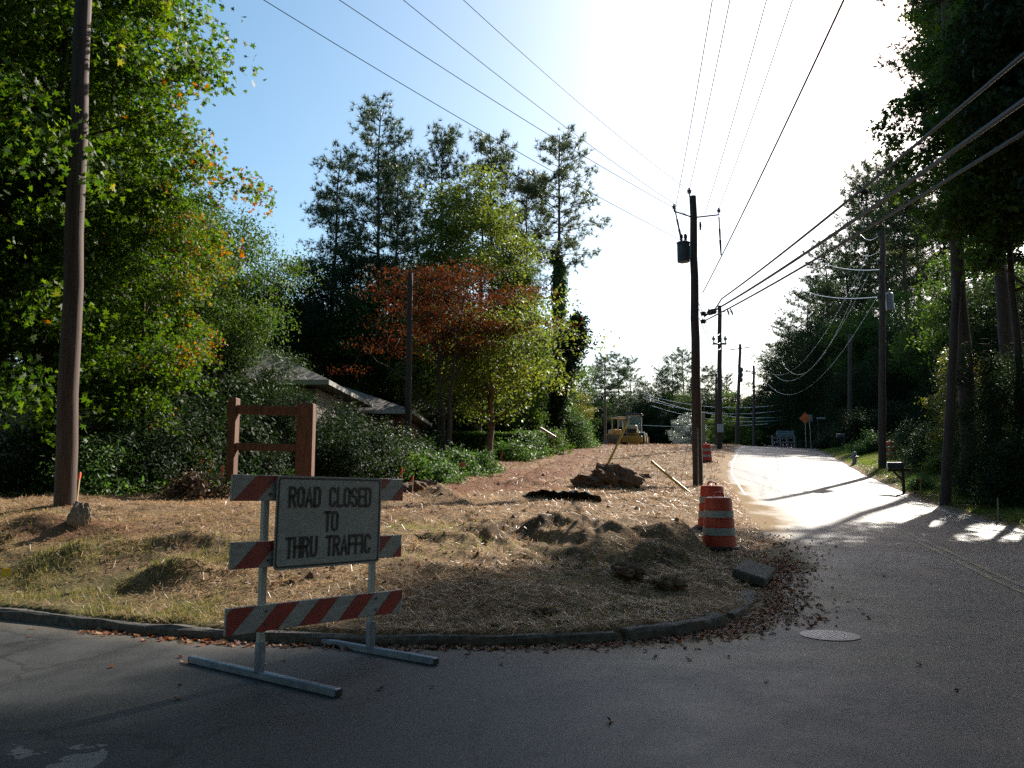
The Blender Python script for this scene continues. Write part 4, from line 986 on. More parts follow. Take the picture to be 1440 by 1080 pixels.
# ------------------------------------------------------------------ house behind the left trees
hz = 1.62
ML.scale = (1.05, 1.05, 1.08)
H = thing('house', (-12, 27, hz), 'low beige house with grey hip roofs behind the dark shrubs on the left', 'house')
def local(v): return Vector(v) - Vector((-12, 27, hz))
def wallbox(x0, x1, y0, y1, h, mat, name='wall'):
    mb = MB(); th = .2
    mb.box(local(((x0 + x1) / 2, y0 + th / 2, hz + h / 2 - .2)), (x1 - x0, th, h + .4)); mb.box(local(((x0 + x1) / 2, y1 - th / 2, hz + h / 2 - .2)), (x1 - x0, th, h + .4))
    mb.box(local((x0 + th / 2, (y0 + y1) / 2, hz + h / 2 - .2)), (th, y1 - y0 - 2 * th, h + .4)); mb.box(local((x1 - th / 2, (y0 + y1) / 2, hz + h / 2 - .2)), (th, y1 - y0 - 2 * th, h + .4))
    z = .2
    while z < h:   # lap siding boards
        mb.box(local(((x0 + x1) / 2, y0 - .008, hz + z)), (x1 - x0 + .02, .018, .012), 0); mb.box(local((x1 + .008, (y0 + y1) / 2, hz + z)), (.018, y1 - y0, .012), 0); z += .2
    return mb.build(name, mat, H)
wallbox(-18, -6.6, 27.4, 35, 3.0, M['siding']); wallbox(-14, -4.9, 36.2, 44, 2.7, M['brick'])
def hip(x0, x1, y0, y1, ze, zr, ov=.55, name='roof'):
    x0 -= ov; x1 += ov; y0 -= ov; y1 += ov; hy_ = (y1 - y0) / 2; ym = (y0 + y1) / 2; mb = MB()
    e = [(x0, y0, ze), (x1, y0, ze), (x1, y1, ze), (x0, y1, ze)]; r = [(x0 + hy_, ym, zr), (x1 - hy_, ym, zr)]
    vs = [local(v) for v in e + r] + [local((v[0], v[1], v[2] - .16)) for v in e]
    mb.add(vs, [(0, 1, 5, 4), (1, 2, 5), (2, 3, 4, 5), (3, 0, 4), (9, 8, 7, 6)]); mb.add(vs, [(0, 6, 7, 1), (1, 7, 8, 2), (2, 8, 9, 3), (3, 9, 6, 0)], 1)
    return mb.build(name, [M['shingle'], M['trim']], H)
hip(-18, -6.6, 27.4, 35, 4.85, 7.0); hip(-14, -4.9, 36.2, 44, 4.6, 6.3)
for x0, z0, w, h in ((-9.8, 1.0, 1.3, 1.3), (-8.3, .55, .9, 1.75), (-12.5, 1.0, 1.3, 1.3), (-15.5, 1.0, 1.3, 1.3)):
    c = local((x0, 27.4, hz + z0 + h / 2)); mb = MB()
    for dx, dz, sx_, sz_ in ((-w / 2, 0, .1, h + .1), (w / 2, 0, .1, h + .1), (0, h / 2, w - .1, .1), (0, -h / 2, w - .1, .1), (0, 0, .04, h - .1), (0, 0, w - .1, .036)): mb.box(c + Vector((dx, -.03, dz)), (sx_, .07 if sx_ != .04 else .05, sz_))
    fr_ = mb.build('window_frame', M['trim'], H)
    mb = MB(); mb.box(c + Vector((0, -.012, 0)), (w - .1, .02, h - .1)); mb.build('pane', M['glass'], fr_)

# ------------------------------------------------------------------ foliage generators
def leaf_shapes(kind):
    if kind == 'star':
        pts = []
        for i, (a, r) in enumerate([(-90, .18), (-60, .32), (-20, .55), (10, .26), (35, .62), (62, .28), (90, .72), (118, .28), (145, .62), (170, .26), (200, .55), (240, .32)]):
            pts.append((r * math.cos(R(a)), r * math.sin(R(a)) + .1, .06 * math.cos(2 * R(a))))
        return np.array(pts)
    if kind == 'leaf': return np.array([(0, -.6, 0), (.30, -.1, .06), (.22, .3, .02), (0, .65, -.06), (-.22, .3, .02), (-.30, -.1, .06)])
    if kind == 'long': return np.array([(0, -.6, 0), (.17, 0, .05), (0, .7, -.08), (-.17, 0, .05)])
    if kind == 'tri': return np.array([(-.05, 0, 0), (.05, 0, 0), (0, 1, 0)])
    if kind == 'blade': return np.array([(-.05, 0, 0), (.05, 0, 0), (.02, .6, .06), (0, 1, .2), (-.025, .6, .06)])
    if kind == 'quad': return np.array([(-.5, -.5, 0), (.5, -.5, .0), (.5, .5, 0), (-.5, .5, 0)])
def frames(Nz, rs):
    """orthonormal frames with z = Nz and random spin"""
    Nz = Nz / np.linalg.norm(Nz, axis=1, keepdims=True)
    a = rs.normal(size=Nz.shape); x = np.cross(a, Nz); x /= np.linalg.norm(x, axis=1, keepdims=True) + 1e-9
    y = np.cross(Nz, x); return x, y, Nz
def scatter(shape, P, Nz, size, rs, xy=None):
    x, y, z = frames(Nz, rs) if xy is None else xy
    L = shape[None] * size[:, None, None]
    return P[:, None] + L[:, :, 0:1] * x[:, None] + L[:, :, 1:2] * y[:, None] + L[:, :, 2:3] * z[:, None]
def wig(p, q, n, amp, rs):
    p, q = np.array(p, float), np.array(q, float); t = np.linspace(0, 1, n)[:, None]
    off = np.cumsum(rs.normal(size=(n, 3)), 0) * amp; off -= off[:1] + (off[-1:] - off[:1]) * t
    return p + (q - p) * t + off
PROTO = {}
def trunk_mesh(name, mb):
    me = bpy.data.meshes.new(name); me.from_pydata(mb.v, [], mb.f); me.polygons.foreach_set('use_smooth', [True] * len(mb.f)); me.update(); return me
def broad(key, h, r, base, nclump, nleaf, shape='leaf', ls=.12, seed=1, r0=None, flat=.6, layer=False, lean=0, multi=1, crown_c=None, hollow=.45, rcf=.2, limbs=12, drop=0.0):
    rs = np.random.RandomState(seed); mb = MB(); r0 = r0 or h * .018
    tops = []; stems = []
    for k in range(multi):
        a = 2 * math.pi * k / max(1, multi) + seed; sp = 0 if multi == 1 else r * .28
        T = wig((0.08 * k, 0, -.4), (sp * math.cos(a) + lean, sp * math.sin(a), h * .86), 12, h * .006, rs)
        rad = r0 * (1 if multi == 1 else .7) * np.linspace(1, .12, 12); rad[0] *= 1.5; rad[1] *= 1.1
        mb.tube(T, list(rad), 9); stems.append((T, rad))
    # clumps over a lumpy ellipsoid
    cz = (base + h) / 2; hz_ = (h - base) / 2
    d = rs.normal(size=(nclump * 2, 3)); d /= np.linalg.norm(d, axis=1, keepdims=True)
    lob = rs.normal(size=(9, 3)); lob /= np.linalg.norm(lob, axis=1, keepdims=True); la = rs.uniform(.1, .5, 9)
    k = .72 + (np.exp(-6 * (1 - d @ lob.T)) * la).sum(1)
    u = hollow + (1 - hollow) * rs.rand(len(d)) ** .6
    C = d * (k * u)[:, None] * np.array([r, r, hz_]); C[:, 2] += cz; C[:, 0] += lean * .6
    if layer: C[:, 2] = np.round(C[:, 2] / (h * .11)) * h * .11 + rs.normal(size=len(C)) * h * .012
    C = C[C[:, 2] > base * .75][:nclump]
    # limbs to a spread of clumps, twigs to the rest
    order = rs.permutation(len(C)); L = []
    for i in order[:limbs]:
        T, rad = stems[rs.randint(len(stems))]
        zt = np.clip(C[i, 2] - np.hypot(C[i, 0], C[i, 1]) * rs.uniform(.5, .9), base * .45, h * .8)
        j = int(np.argmin(abs(T[:, 2] - zt))); q = wig(T[j], C[i], 7, r * .025, rs); q[2:5, 2] += r * .05
        mb.tube(q, list(np.linspace(max(rad[j] * .55, .02), .012, 7)), 6); L.append(q)
    LL = np.concatenate(L); 
    for i in order[limbs:limbs + 70]:
        j = int(np.argmin(((LL - C[i]) ** 2).sum(1))); q = wig(LL[j], C[i], 4, r * .02, rs)
        mb.tube(q, [.022, .016, .010, .006], 4)
    ci = rs.randint(len(C), size=nleaf)
    rc = r * rcf * rs.uniform(.6, 1.35, len(C))
    g = np.clip(rs.normal(size=(nleaf, 3)), -1.7, 1.7) * np.array([1, 1, flat]); P = C[ci] + g * (rc[ci] * .62)[:, None]
    P[:, 2] -= drop * np.hypot(g[:, 0], g[:, 1]) * rc[ci]
    out = P - np.array([0, 0, cz]); out /= np.linalg.norm(out, axis=1, keepdims=True) + 1e-6
    Nz = rs.normal(size=(nleaf, 3)) * .75 + np.array([0, 0, .55]) + out * .45
    V = scatter(leaf_shapes(shape), P, Nz, ls * rs.uniform(.6, 1.25, nleaf), rs)
    PROTO[key] = (trunk_mesh(key + '_trunk', mb), npmesh(key + '_crown', V)); return P
def pine(key, h, r, base, seed, nn=15, tuft=.44, dens=1.0, r0=None, top=.75, bare=0):
    rs = np.random.RandomState(seed); mb = MB(); r0 = r0 or h * .0105
    T = wig((0, 0, -.4), (rs.normal() * .4, rs.normal() * .4, h), 16, h * .003, rs)
    rad = r0 * np.linspace(1, .16, 16); rad[0] *= 1.25; mb.tube(T, list(rad), 10)
    C = []; D = []
    z = base
    while z < h - .5:
        t = (z - base) / (h - base); prof = (np.sin(np.clip(t * .86 + .12, 0, 1) * math.pi) ** .6) * (1 - .35 * t)
        for b in range(rs.randint(3, 6)):
            a = rs.rand() * 2 * math.pi; L = r * prof * rs.uniform(.3, 1.12) + .4
            if rs.rand() < .15 * (1 - t): L *= .35
            up = -.05 + .85 * t ** 1.3 + rs.normal() * .2
            j = int(np.argmin(abs(T[:, 2] - z))); p = np.array([np.interp(z, T[:, 2], T[:, 0]), np.interp(z, T[:, 2], T[:, 1]), z])
            q = p + np.array([math.cos(a) * L, math.sin(a) * L, up * L]); pts = wig(p, q, 6, L * .03, rs); pts[3:, 2] += L * .06 * np.arange(1, 4) / 3
            mb.tube(pts, list(np.linspace(max(.03, rad[j] * .35), .012, 6)), 5)
            m = int(max(4, L * 7 * dens)); tt = rs.uniform(.38, 1.05, m)
            side = np.array([-math.sin(a), math.cos(a), 0]); c = p + (pts[-1] - p) * tt[:, None]
            c += side * (rs.normal(size=m) * L * .22 * (1.15 - abs(tt - .7)))[:, None]; c[:, 2] += rs.uniform(-.25, .55, m) * (.35 + .12 * L)
            C.append(c); dd = (pts[-1] - p) / L + rs.normal(size=(m, 3)) * .4 + np.array([0, 0, .5]); D.append(dd)
        z += rs.uniform(.3, .85) * (h / 24)
    for b in range(int(bare)):
        zz = rs.uniform(base * .45, base); a = rs.rand() * 6.28; L = rs.uniform(.5, 1.6); p = np.array([np.interp(zz, T[:, 2], T[:, 0]), np.interp(zz, T[:, 2], T[:, 1]), zz])
        mb.tube([p, p + np.array([math.cos(a) * L, math.sin(a) * L, .1 * L])], [.03, .01], 4)
    C = np.concatenate(C); D = np.concatenate(D); D /= np.linalg.norm(D, axis=1, keepdims=True)
    P = np.repeat(C, nn, 0); y = np.repeat(D, nn, 0) * .6 + rs.normal(size=(len(P), 3)) * .62; y /= np.linalg.norm(y, axis=1, keepdims=True)
    a = rs.normal(size=P.shape); x = np.cross(a, y); x /= np.linalg.norm(x, axis=1, keepdims=True); zc = np.cross(x, y)
    sz = tuft * rs.uniform(.6, 1.2, len(P)); sh = leaf_shapes('tri') * np.array([1.15, 1, 1])
    V = scatter(sh, P, None, sz, rs, (x, y, zc))
    PROTO[key] = (trunk_mesh(key + '_trunk', mb), npmesh(key + '_crown', V))
def shrub(key, h, r, nclump, nleaf, shape, ls, seed, rcf=.28, flat=.8, stems=7):
    rs = np.random.RandomState(seed); mb = MB()
    d = rs.normal(size=(nclump, 3)); d[:, 2] = abs(d[:, 2]); d /= np.linalg.norm(d, axis=1, keepdims=True)
    k = (.35 + .65 * rs.rand(nclump) ** .5) * rs.uniform(.75, 1.15, nclump)
    C = d * k[:, None] * np.array([r, r, h * .92]); C[:, 2] = np.maximum(C[:, 2], .08 * h)
    for i in range(min(stems + 10, nclump)):
        q = wig((rs.normal() * .06, rs.normal() * .06, -.15), C[i], 5, r * .03, rs); mb.tube(q, [.03, .025, .018, .012, .006] if r > .6 else [.012, .01, .008, .006, .003], 5)
    ci = rs.randint(nclump, size=nleaf); g = rs.normal(size=(nleaf, 3)) * np.array([1, 1, flat]); P = C[ci] + g * (r * rcf * .6); P[:, 2] = np.maximum(P[:, 2], .02)
    out = P / (np.linalg.norm(P, axis=1, keepdims=True) + 1e-6)
    V = scatter(leaf_shapes(shape), P, rs.normal(size=P.shape) * .7 + out * .6 + np.array([0, 0, .35]), ls * rs.uniform(.6, 1.25, nleaf), rs)
    PROTO[key] = (trunk_mesh(key + '_stems', mb), npmesh(key + '_foliage', V))

pine('pineA', 24, 4.0, 8.5, 11, dens=1.2); pine('pineB', 25, 3.4, 12.5, 12, dens=1.3, bare=8); pine('pineC', 23, 4.6, 6, 13, dens=1.0); pine('pineD', 26, 3.8, 15, 14, dens=1.5, bare=10)
pine('pineT', 32, 3.0, 19, 17, dens=1.8, nn=16, tuft=.36, r0=.34, bare=10); pine('pineN', 30, 2.7, 10, 15, dens=1.7, nn=16, tuft=.36, r0=.34, bare=8)
broad('oakA', 14, 5, 3.5, 170, 26000, 'leaf', .20, 21, multi=1); broad('oakB', 17, 5.5, 4, 190, 42000, 'leaf', .17, 22, lean=.8); broad('oakC', 10, 3.8, 1.6, 130, 20000, 'leaf', .17, 23, multi=2)
broad('tallA', 21, 5.2, 3.0, 240, 36000, 'leaf', .21, 24, r0=.3); broad('darkA', 9, 3.6, .4, 150, 26000, 'long', .17, 25, hollow=.3)
shrub('shrubA', 2.2, 1.6, 60, 9000, 'long', .12, 31); shrub('shrubB', 1.4, 1.3, 45, 6500, 'leaf', .10, 32); shrub('shrubC', 3.6, 2.0, 90, 13000, 'leaf', .13, 33); shrub('shrubD', .8, .9, 34, 3600, 'leaf', .085, 34)
COUNT = {}
def plant(key, x, y, lab, cat='tree', name='tree', crown=None, bark=None, s=1.0, rz=None, group=None, sz=None, z=None, lean=(0, 0)):
    tm_, cm = PROTO[key]; g = gz(x, y) if z is None else z
    rz = random.uniform(0, 6.28) if rz is None else rz
    o = thing(name, (x, y, g - .05), lab, cat, group, rz); o.scale = (s, s, sz or s); o.rotation_euler = (lean[0], lean[1], rz)
    isb = cat in ('bush', 'plant')
    linkmesh('stems' if isb else 'trunk', tm_, o, bark or M['bark']); linkmesh('foliage' if isb else 'crown', cm, o, crown or M['green']); return o
def pxy(px, d): return xat(px, d), d

# --- the sweetgums on the left: star leaves
broad('gumA', 17, 3.3, 1.2, 190, 62000, 'star', .125, 41, r0=.24, rcf=.19, limbs=34, drop=.45, hollow=.4, flat=.42)
broad('gumB', 15, 4.0, .7, 190, 54000, 'star', .125, 42, r0=.2, rcf=.18, limbs=30, drop=.45, hollow=.4, flat=.42)
x, y = pxy(62, 18.5); plant('gumA', x, y, 'big sweetgum with star leaves turning orange at its right edge, behind the left pole', name='sweetgum_tree', crown=M['gum'], rz=.3)
x, y = pxy(-90, 17.0); plant('gumB', x, y, 'green sweetgum at the far left edge, left of the thick pole', name='sweetgum_tree', crown=M['gum'], rz=2.6, s=1.1)
x, y = pxy(185, 19.5); plant('gumB', x, y, 'lower sweetgum with drooping orange tipped boughs left of the timber sign frame', name='sweetgum_tree', crown=M['gum'], rz=.1, s=.56)
# --- trees behind them
G_W = 'dark trees closing the woods behind the left edge'
x, y = pxy(255, 24); plant('oakB', x, y, 'small-leaved green tree between the sweetgum and the tall pines', crown=M['green'], s=.44, sz=.52)
x, y = pxy(398, 47); plant('oakA', x, y, 'lighter slender green tree left of the tall pines, over the house roof', crown=M['green'], s=.46, sz=.84)
x, y = pxy(318, 24.0); plant('darkA', x, y, 'dark magnolia with glossy leaves in front of the house roof corner', name='magnolia_tree', crown=M['mag'], s=.55)
x, y = pxy(402, 24.6); plant('darkA', x, y, 'low dark evergreen hiding the house wall behind the timber sign frame', crown=M['dark'], s=.34)
for px, d, k, s in ((-190, 24, 'oakB', 1.0), (-40, 25, 'tallA', .75), (-10, 36, 'pineC', .9), (50, 25.2, 'oakB', .62), (210, 36, 'oakB', .75), (110, 42, 'pineA', .9), (190, 46, 'pineA', .7), (300, 46, 'oakB', .72), (390, 52, 'oakC', 1.1)):
    x, y = pxy(px, d); plant(k, x, y, 'dark tree in the packed woods behind the sweetgums on the left', crown=M['pine'] if 'pine' in k else M['green'], bark=M['bark'], s=s, group=G_W)
# --- the tall pines
G_P = 'tall pines behind the red tree'
for px, d, k, s, sz, lab, rz, cr in (
    (458, 50, 'pineD', .70, .74, 'slim leftmost pine of the tall row behind the house', .4, 'pine'), (527, 50, 'pineA', .85, .92, 'tallest pine of the row, with the layered crown reaching highest', 2.0, 'pine'),
    (552, 56, 'pineB', .72, .82, 'pine with bare double trunk look just right of the tallest pine', 1.0, 'pine'), (617, 55, 'pineB', .75, .90, 'narrow topped pine between the tallest pine and the broad green tree', 3.0, 'pine'),
    (690, 58, 'pineB', .85, .93, 'pine whose round top shows above the broad green tree', 5.0, 'pinel'), (500, 60, 'pineC', .62, .62, 'lower bushy pine in the gap below the tallest pine', 5.5, 'pine'),
    (585, 62, 'pineC', .6, .62, 'bushy pine filling the gap left of the broad green tree', 2.4, 'pine'), (738, 62, 'pineD', .75, .82, 'pine partly hidden between the broad green tree and the ivy pine', .9, 'pine')):
    x, y = pxy(px, d); plant(k, x, y, lab, name='pine_tree', crown=M[cr], bark=M['pinebark'], s=s, sz=sz, rz=rz, group=G_P)
x, y = pxy(787, 60); iv = plant('pineD', x, y, 'tall umbrella-topped pine with an ivy clad trunk at the right end of the row', name='pine_tree', crown=M['pinel'], bark=M['pinebark'], s=.95, sz=.93, rz=1.2)
def ivy_column(h, r, n, seed, ls=.16, taper=.5):
    rs = np.random.RandomState(seed); z = h * rs.rand(n) ** .9; a = rs.rand(n) * 6.28; rr = r * (1 - taper * z / h) * rs.uniform(.5, 1.2, n) * (1 + .8 * vnoise(z * 1.1, a * .6))
    P = np.stack([rr * np.cos(a), rr * np.sin(a), z], 1); out = np.stack([np.cos(a), np.sin(a), rs.normal(size=n) * .3 + .3], 1)
    return npmesh('ivy_column', scatter(leaf_shapes('leaf'), P, out + rs.normal(size=P.shape) * .5, ls * rs.uniform(.6, 1.3, n), rs))
linkmesh('ivy', ivy_column(15.5, .85, 7000, 5, .24), iv, M['ivy'])
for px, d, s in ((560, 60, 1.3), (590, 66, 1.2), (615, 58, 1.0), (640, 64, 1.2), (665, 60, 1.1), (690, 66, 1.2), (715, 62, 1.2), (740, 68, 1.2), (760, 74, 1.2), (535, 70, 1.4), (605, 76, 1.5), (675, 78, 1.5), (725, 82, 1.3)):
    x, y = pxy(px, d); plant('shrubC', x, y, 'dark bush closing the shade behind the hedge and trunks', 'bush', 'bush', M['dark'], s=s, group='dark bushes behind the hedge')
# ivy clad snag in front of it, forked to the right
sn = thing('ivy_snag', (xat(782, 55), 55, gz(xat(782, 55), 55)), 'short forked trunk smothered in dark ivy in front of the umbrella-topped pine', 'tree')
mb = MB(); mb.tube([(0, 0, -.4), (.1, 0, 3), (.4, 0, 5), (1.2, .1, 7.5), (1.5, .1, 8.6)], [.4, .33, .3, .22, .1], 10); mb.tube([(.2, 0, 4), (0, .1, 6.5), (.2, .2, 9)], [.25, .18, .08], 8); mb.build('trunk', M['bark'], sn, True)
rs = np.random.RandomState(9); n = 9000; t = rs.rand(n) ** .8; ctr = np.stack([np.interp(t * 9, [0, 3, 5, 7.5, 9], [0, .1, .4, 1.3, 1.6]), 0 * t, t * 9], 1); rr = np.interp(t * 9, [0, 3, 6, 7.8, 9], [.45, .5, .75, .9, .35])
P = ctr + rs.normal(size=(n, 3)) * rr[:, None] * .55
linkmesh('ivy', npmesh('ivy_mass', scatter(leaf_shapes('leaf'), P, rs.normal(size=(n, 3)) + np.array([0, -.3, .5]), .24 * rs.uniform(.6, 1.2, n), rs)), sn, M['dark'])
# broad green tree, birch-like tree, red tree
x, y = pxy(672, 50); plant('tallA', x, y, 'broad light green tree rising behind the red tree, below the pine tops', crown=M['yel'], s=.88, sz=.86, rz=.5)
x, y = pxy(722, 51); plant('tallA', x, y, 'leafy green tree leaning out between the red tree and the ivy pine', crown=M['green'], s=.40, sz=.62, rz=2.5)
x, y = pxy(752, 57); plant('oakC', x, y, 'small pale green tree left of the foot of the ivy pine', crown=M['ivy'], s=.5, sz=.8)
broad('birch', 8.6, 3.3, 2.4, 150, 12000, 'leaf', .17, 51, r0=.23, hollow=.2, limbs=22, rcf=.24)
x, y = pxy(688, 39.0); plant('birch', x, y, 'yellow-green tree with a pinkish trunk right of the red tree, before the hedge', crown=M['yel'], bark=M['birch'], rz=1.0, s=.95)
broad('redt', 9.4, 4.3, 4.4, 110, 12500, 'leaf', .125, 52, r0=.2, layer=True, multi=2, limbs=34, flat=.22, rcf=.26, hollow=.1)
x, y = pxy(626, 36.0); plant('redt', x, y, 'dark red layered tree with forked trunks behind the slim dark pole', name='red_maple_tree', crown=M['red'], s=.93, sz=1.0, rz=.6)
x, y = pxy(560, 46); plant('oakA', x, y, 'green tree behind the left half of the red tree', crown=M['green'], s=.8)
x, y = pxy(470, 47.5); plant('oakB', x, y, 'dark green tree above the lower house roof', crown=M['dark'], s=.75)
x, y = pxy(525, 48); plant('oakC', x, y, 'small dark tree crowding the back of the lower house roof', crown=M['dark'], s=.85)
x, y = pxy(632, 44); plant('oakA', x, y, 'yellowing green tree low behind the forked trunks', crown=M['yel'], s=.62)
x, y = pxy(760, 66); plant('oakC', x, y, 'small tree in the shade behind the ivy clad trunks', crown=M['green'], s=1.0)
x, y = pxy(802, 70); plant('oakC', x, y, 'small amber and green tree at the right end of the left woods', crown=M['autumn'], s=.50)
for px, d, k, s, lab in ((640, 72, 'darkA', 1.0, 'dark evergreen tree filling the back behind the hedge'), (700, 74, 'darkA', 1.1, 'dark evergreen tree behind the yellow-green tree trunk'), (560, 66, 'darkA', 1.2, 'dark evergreen tree behind the lower house roof'), (750, 78, 'darkA', .9, 'dark evergreen tree seen between ivy trunks'), (480, 62, 'darkA', 1.3, 'dark evergreen tree behind the house, below the pines')):
    x, y = pxy(px, d); plant(k, x, y, lab, crown=M['dark'], s=s)
# --- shrubs on the left
G_S = 'shrubs along the left edge of the lot'
for px, d, k, s, m, lab in (
    (30, 17.5, 'shrubA', .8, 'dark', 'dark shrub at the left edge left of the thick pole'), (185, 18.2, 'shrubA', .9, 'dark', 'glossy dark shrub right of the thick pole foot'), (140, 17.2, 'shrubB', .8, 'ivy', 'bright green low shrub beside the thick pole foot'),
    (250, 19.5, 'shrubC', .6, 'dark', 'dark shrub behind the dried brown bush'), (365, 22.5, 'shrubC', .42, 'dark', 'glossy shrub seen through the timber sign frame'), (290, 21.5, 'shrubC', .8, 'dark', 'tall black-green shrub left of the timber sign frame'),
    (478, 20.8, 'shrubC', .50, 'dark', 'large dark shrub right of the timber sign frame'), (515, 22.5, 'shrubC', .52, 'dark', 'large dark shrub between the sign frame and slim pole'), (548, 25.5, 'shrubC', .48, 'mag', 'dark glossy shrub by the slim dark pole'), (478, 25.6, 'shrubC', .66, 'dark', 'dark shrub under the house eave'),
    (600, 30.5, 'shrubB', 1.0, 'dark', 'clipped round dark bush left of the forked trunks'), (585, 28, 'shrubB', .95, 'mag', 'second rounded bush just right of the slim dark pole'),
    (600, 26.5, 'shrubD', 1.2, 'ivy', 'sunlit light green shrub in front of the forked trunks'), (640, 29, 'shrubD', 1.3, 'ivy', 'sunlit leafy shrub at the foot of the forked tree'), (668, 31, 'shrubD', 1.1, 'ivy', 'sunlit shrub left of the pinkish trunk'),
    (575, 24, 'shrubD', 1.1, 'green', 'low green shrub by the orange topped stake'), (615, 23.8, 'shrubD', .9, 'ivy', 'low ivy mound at the red clay edge'), (718, 40, 'shrubD', 1.3, 'ivy', 'light green shrub at the right end of the hedge'), (740, 44, 'shrubB', 1.1, 'ivy', 'tall leafy shrub right of the hedge'),
    (770, 50, 'shrubB', 1.2, 'green', 'green shrub at the base of the ivy trunks'), (803, 60, 'shrubC', .8, 'ivy', 'pale green shrub at the ridge right of the ivy pine'), (815, 62, 'shrubD', 1.6, 'green', 'low green shrub on the ridge edge right of the ivy pine')):
    x, y = pxy(px, d); plant(k, x, y, lab, 'bush', 'bush', M[m], s=s, group=G_S)
x, y = pxy(270, 16.2); plant('shrubD', x, y, 'dried brown bush on the straw left of the timber sign frame', 'bush', 'bush', M['brown'], s=.74, rz=0)
# hedge
rs = np.random.RandomState(61); hx = xat(690, 45); hg = thing('hedge', (hx, 45, gz(hx, 45)), 'clipped bright green hedge behind the pinkish trunk', 'hedge')
n = 26000; P = np.stack([rs.uniform(-3.1, 2.9, n), rs.uniform(-.7, .7, n), rs.uniform(0.1, 1.25, n)], 1); f = rs.rand(n)
P[f < .45, 1] = -.7 + rs.normal(size=(f < .45).sum()) * .05; P[f > .6, 2] = 1.22 + rs.normal(size=(f > .6).sum()) * .05 + .1 * vnoise(P[f > .6, 0] * 1.2, P[f > .6, 0] * 0)
linkmesh('foliage', npmesh('hedge_leaves', scatter(leaf_shapes('leaf'), P, rs.normal(size=P.shape) + np.array([0, -.3, .6]), .085 * rs.uniform(.6, 1.2, n), rs)), hg, M['hedge'])
mb = MB()
for k in range(9): mb.tube([(-2.8 + k * .7, 0, -.2), (-2.8 + k * .7, .1, 1.0)], [.04, .015], 5)
mb.tube([(-2.85, 0, .02), (0, .02, .04), (2.85, 0, .02)], .035, 5); mb.build('stems', M['bark'], hg)

# --- right-hand woods
broad('tallT', 29, 3.0, 16.5, 150, 20000, 'leaf', .19, 44, r0=.28, rcf=.22)
G_RP = 'pines in the dark wood right of the road'
for px, d, k, s, sz, cr in ((1100, 150, 'pineC', 1.25, .95, 'pine'), (1122, 135, 'pineA', 1.35, .95, 'pine'), (1150, 125, 'pineC', 1.35, 1.12, 'pine'), (1180, 118, 'pineA', 1.4, 1.25, 'pine'), (1212, 112, 'pineC', 1.35, 1.3, 'pine'), (1238, 108, 'pineB', 1.4, 1.45, 'pine'),
                            (1262, 104, 'pineD', 1.45, 1.42, 'pinel'), (1290, 100, 'pineB', 1.45, 1.42, 'pinel'), (1318, 106, 'pineA', 1.4, 1.5, 'pinel'), (1345, 100, 'pineD', 1.35, 1.36, 'pine'), (1195, 140, 'pineB', 1.4, 1.4, 'pine'), (1250, 125, 'pineA', 1.5, 1.55, 'pine'), (1165, 145, 'pineA', 1.4, 1.3, 'pine'), (1300, 125, 'pineC', 1.5, 1.5, 'pine'), (1390, 100, 'pineB', 1.4, 1.4, 'pine')):
    x, y = pxy(px, d)
    plant(k, x, y, 'tall pine standing in the dark grove behind the tall right pole', name='pine_tree', crown=M[cr], bark=M['pinebark'], s=s, sz=sz, group=G_RP)
G_RU = 'dark trees filling the wood right of the road'
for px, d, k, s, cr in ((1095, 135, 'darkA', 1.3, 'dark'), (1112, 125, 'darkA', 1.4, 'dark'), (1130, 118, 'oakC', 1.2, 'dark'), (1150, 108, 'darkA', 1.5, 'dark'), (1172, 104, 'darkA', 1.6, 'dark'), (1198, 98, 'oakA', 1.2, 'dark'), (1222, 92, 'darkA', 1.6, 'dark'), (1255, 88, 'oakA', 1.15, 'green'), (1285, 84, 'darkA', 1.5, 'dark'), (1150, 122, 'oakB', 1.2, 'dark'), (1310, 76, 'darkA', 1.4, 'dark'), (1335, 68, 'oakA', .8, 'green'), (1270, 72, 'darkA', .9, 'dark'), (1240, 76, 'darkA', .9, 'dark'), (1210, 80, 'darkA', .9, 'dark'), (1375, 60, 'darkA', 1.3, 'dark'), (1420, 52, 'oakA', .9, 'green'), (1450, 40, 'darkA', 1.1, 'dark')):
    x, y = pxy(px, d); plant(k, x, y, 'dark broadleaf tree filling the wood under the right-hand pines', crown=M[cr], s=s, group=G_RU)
# the near pines and hardwoods at the right edge
for px, d, k, s, lab, cr, rz in ((1366, 30, 'pineN', .95, 'thick-trunked pine right of the stub pole, its crown running out of the top', 'pinel', .4), (1418, 40.5, 'tallT', 1.0, 'tall leafy tree behind the thick-trunked pine, its crown high above', 'green', 1.0), (1425, 36, 'tallT', .95, 'high crowned leafy tree between the thick-trunked pine and the right edge', 'green', 2.5), (1378, 43.5, 'pineT', 1.0, 'slender tall pine with a high crown between the stub pole and the right edge', 'pinel', 3.0), (1425, 34, 'pineN', 1.0, 'tall pine against the right edge of the picture', 'pine', 2.2), (1480, 30, 'pineN', 1.0, 'tall pine just cut by the right edge of the picture', 'pine', 1.2)):
    x, y = pxy(px, d); plant(k, x, y, lab, name='pine_tree' if 'pine' in k else 'tree', crown=M[cr], bark=M['pinebark'], s=s, rz=rz)
broad('gumR', 20, 3.0, 8.5, 260, 26000, 'star', .21, 43, r0=.2, rcf=.19, limbs=22, drop=.3)
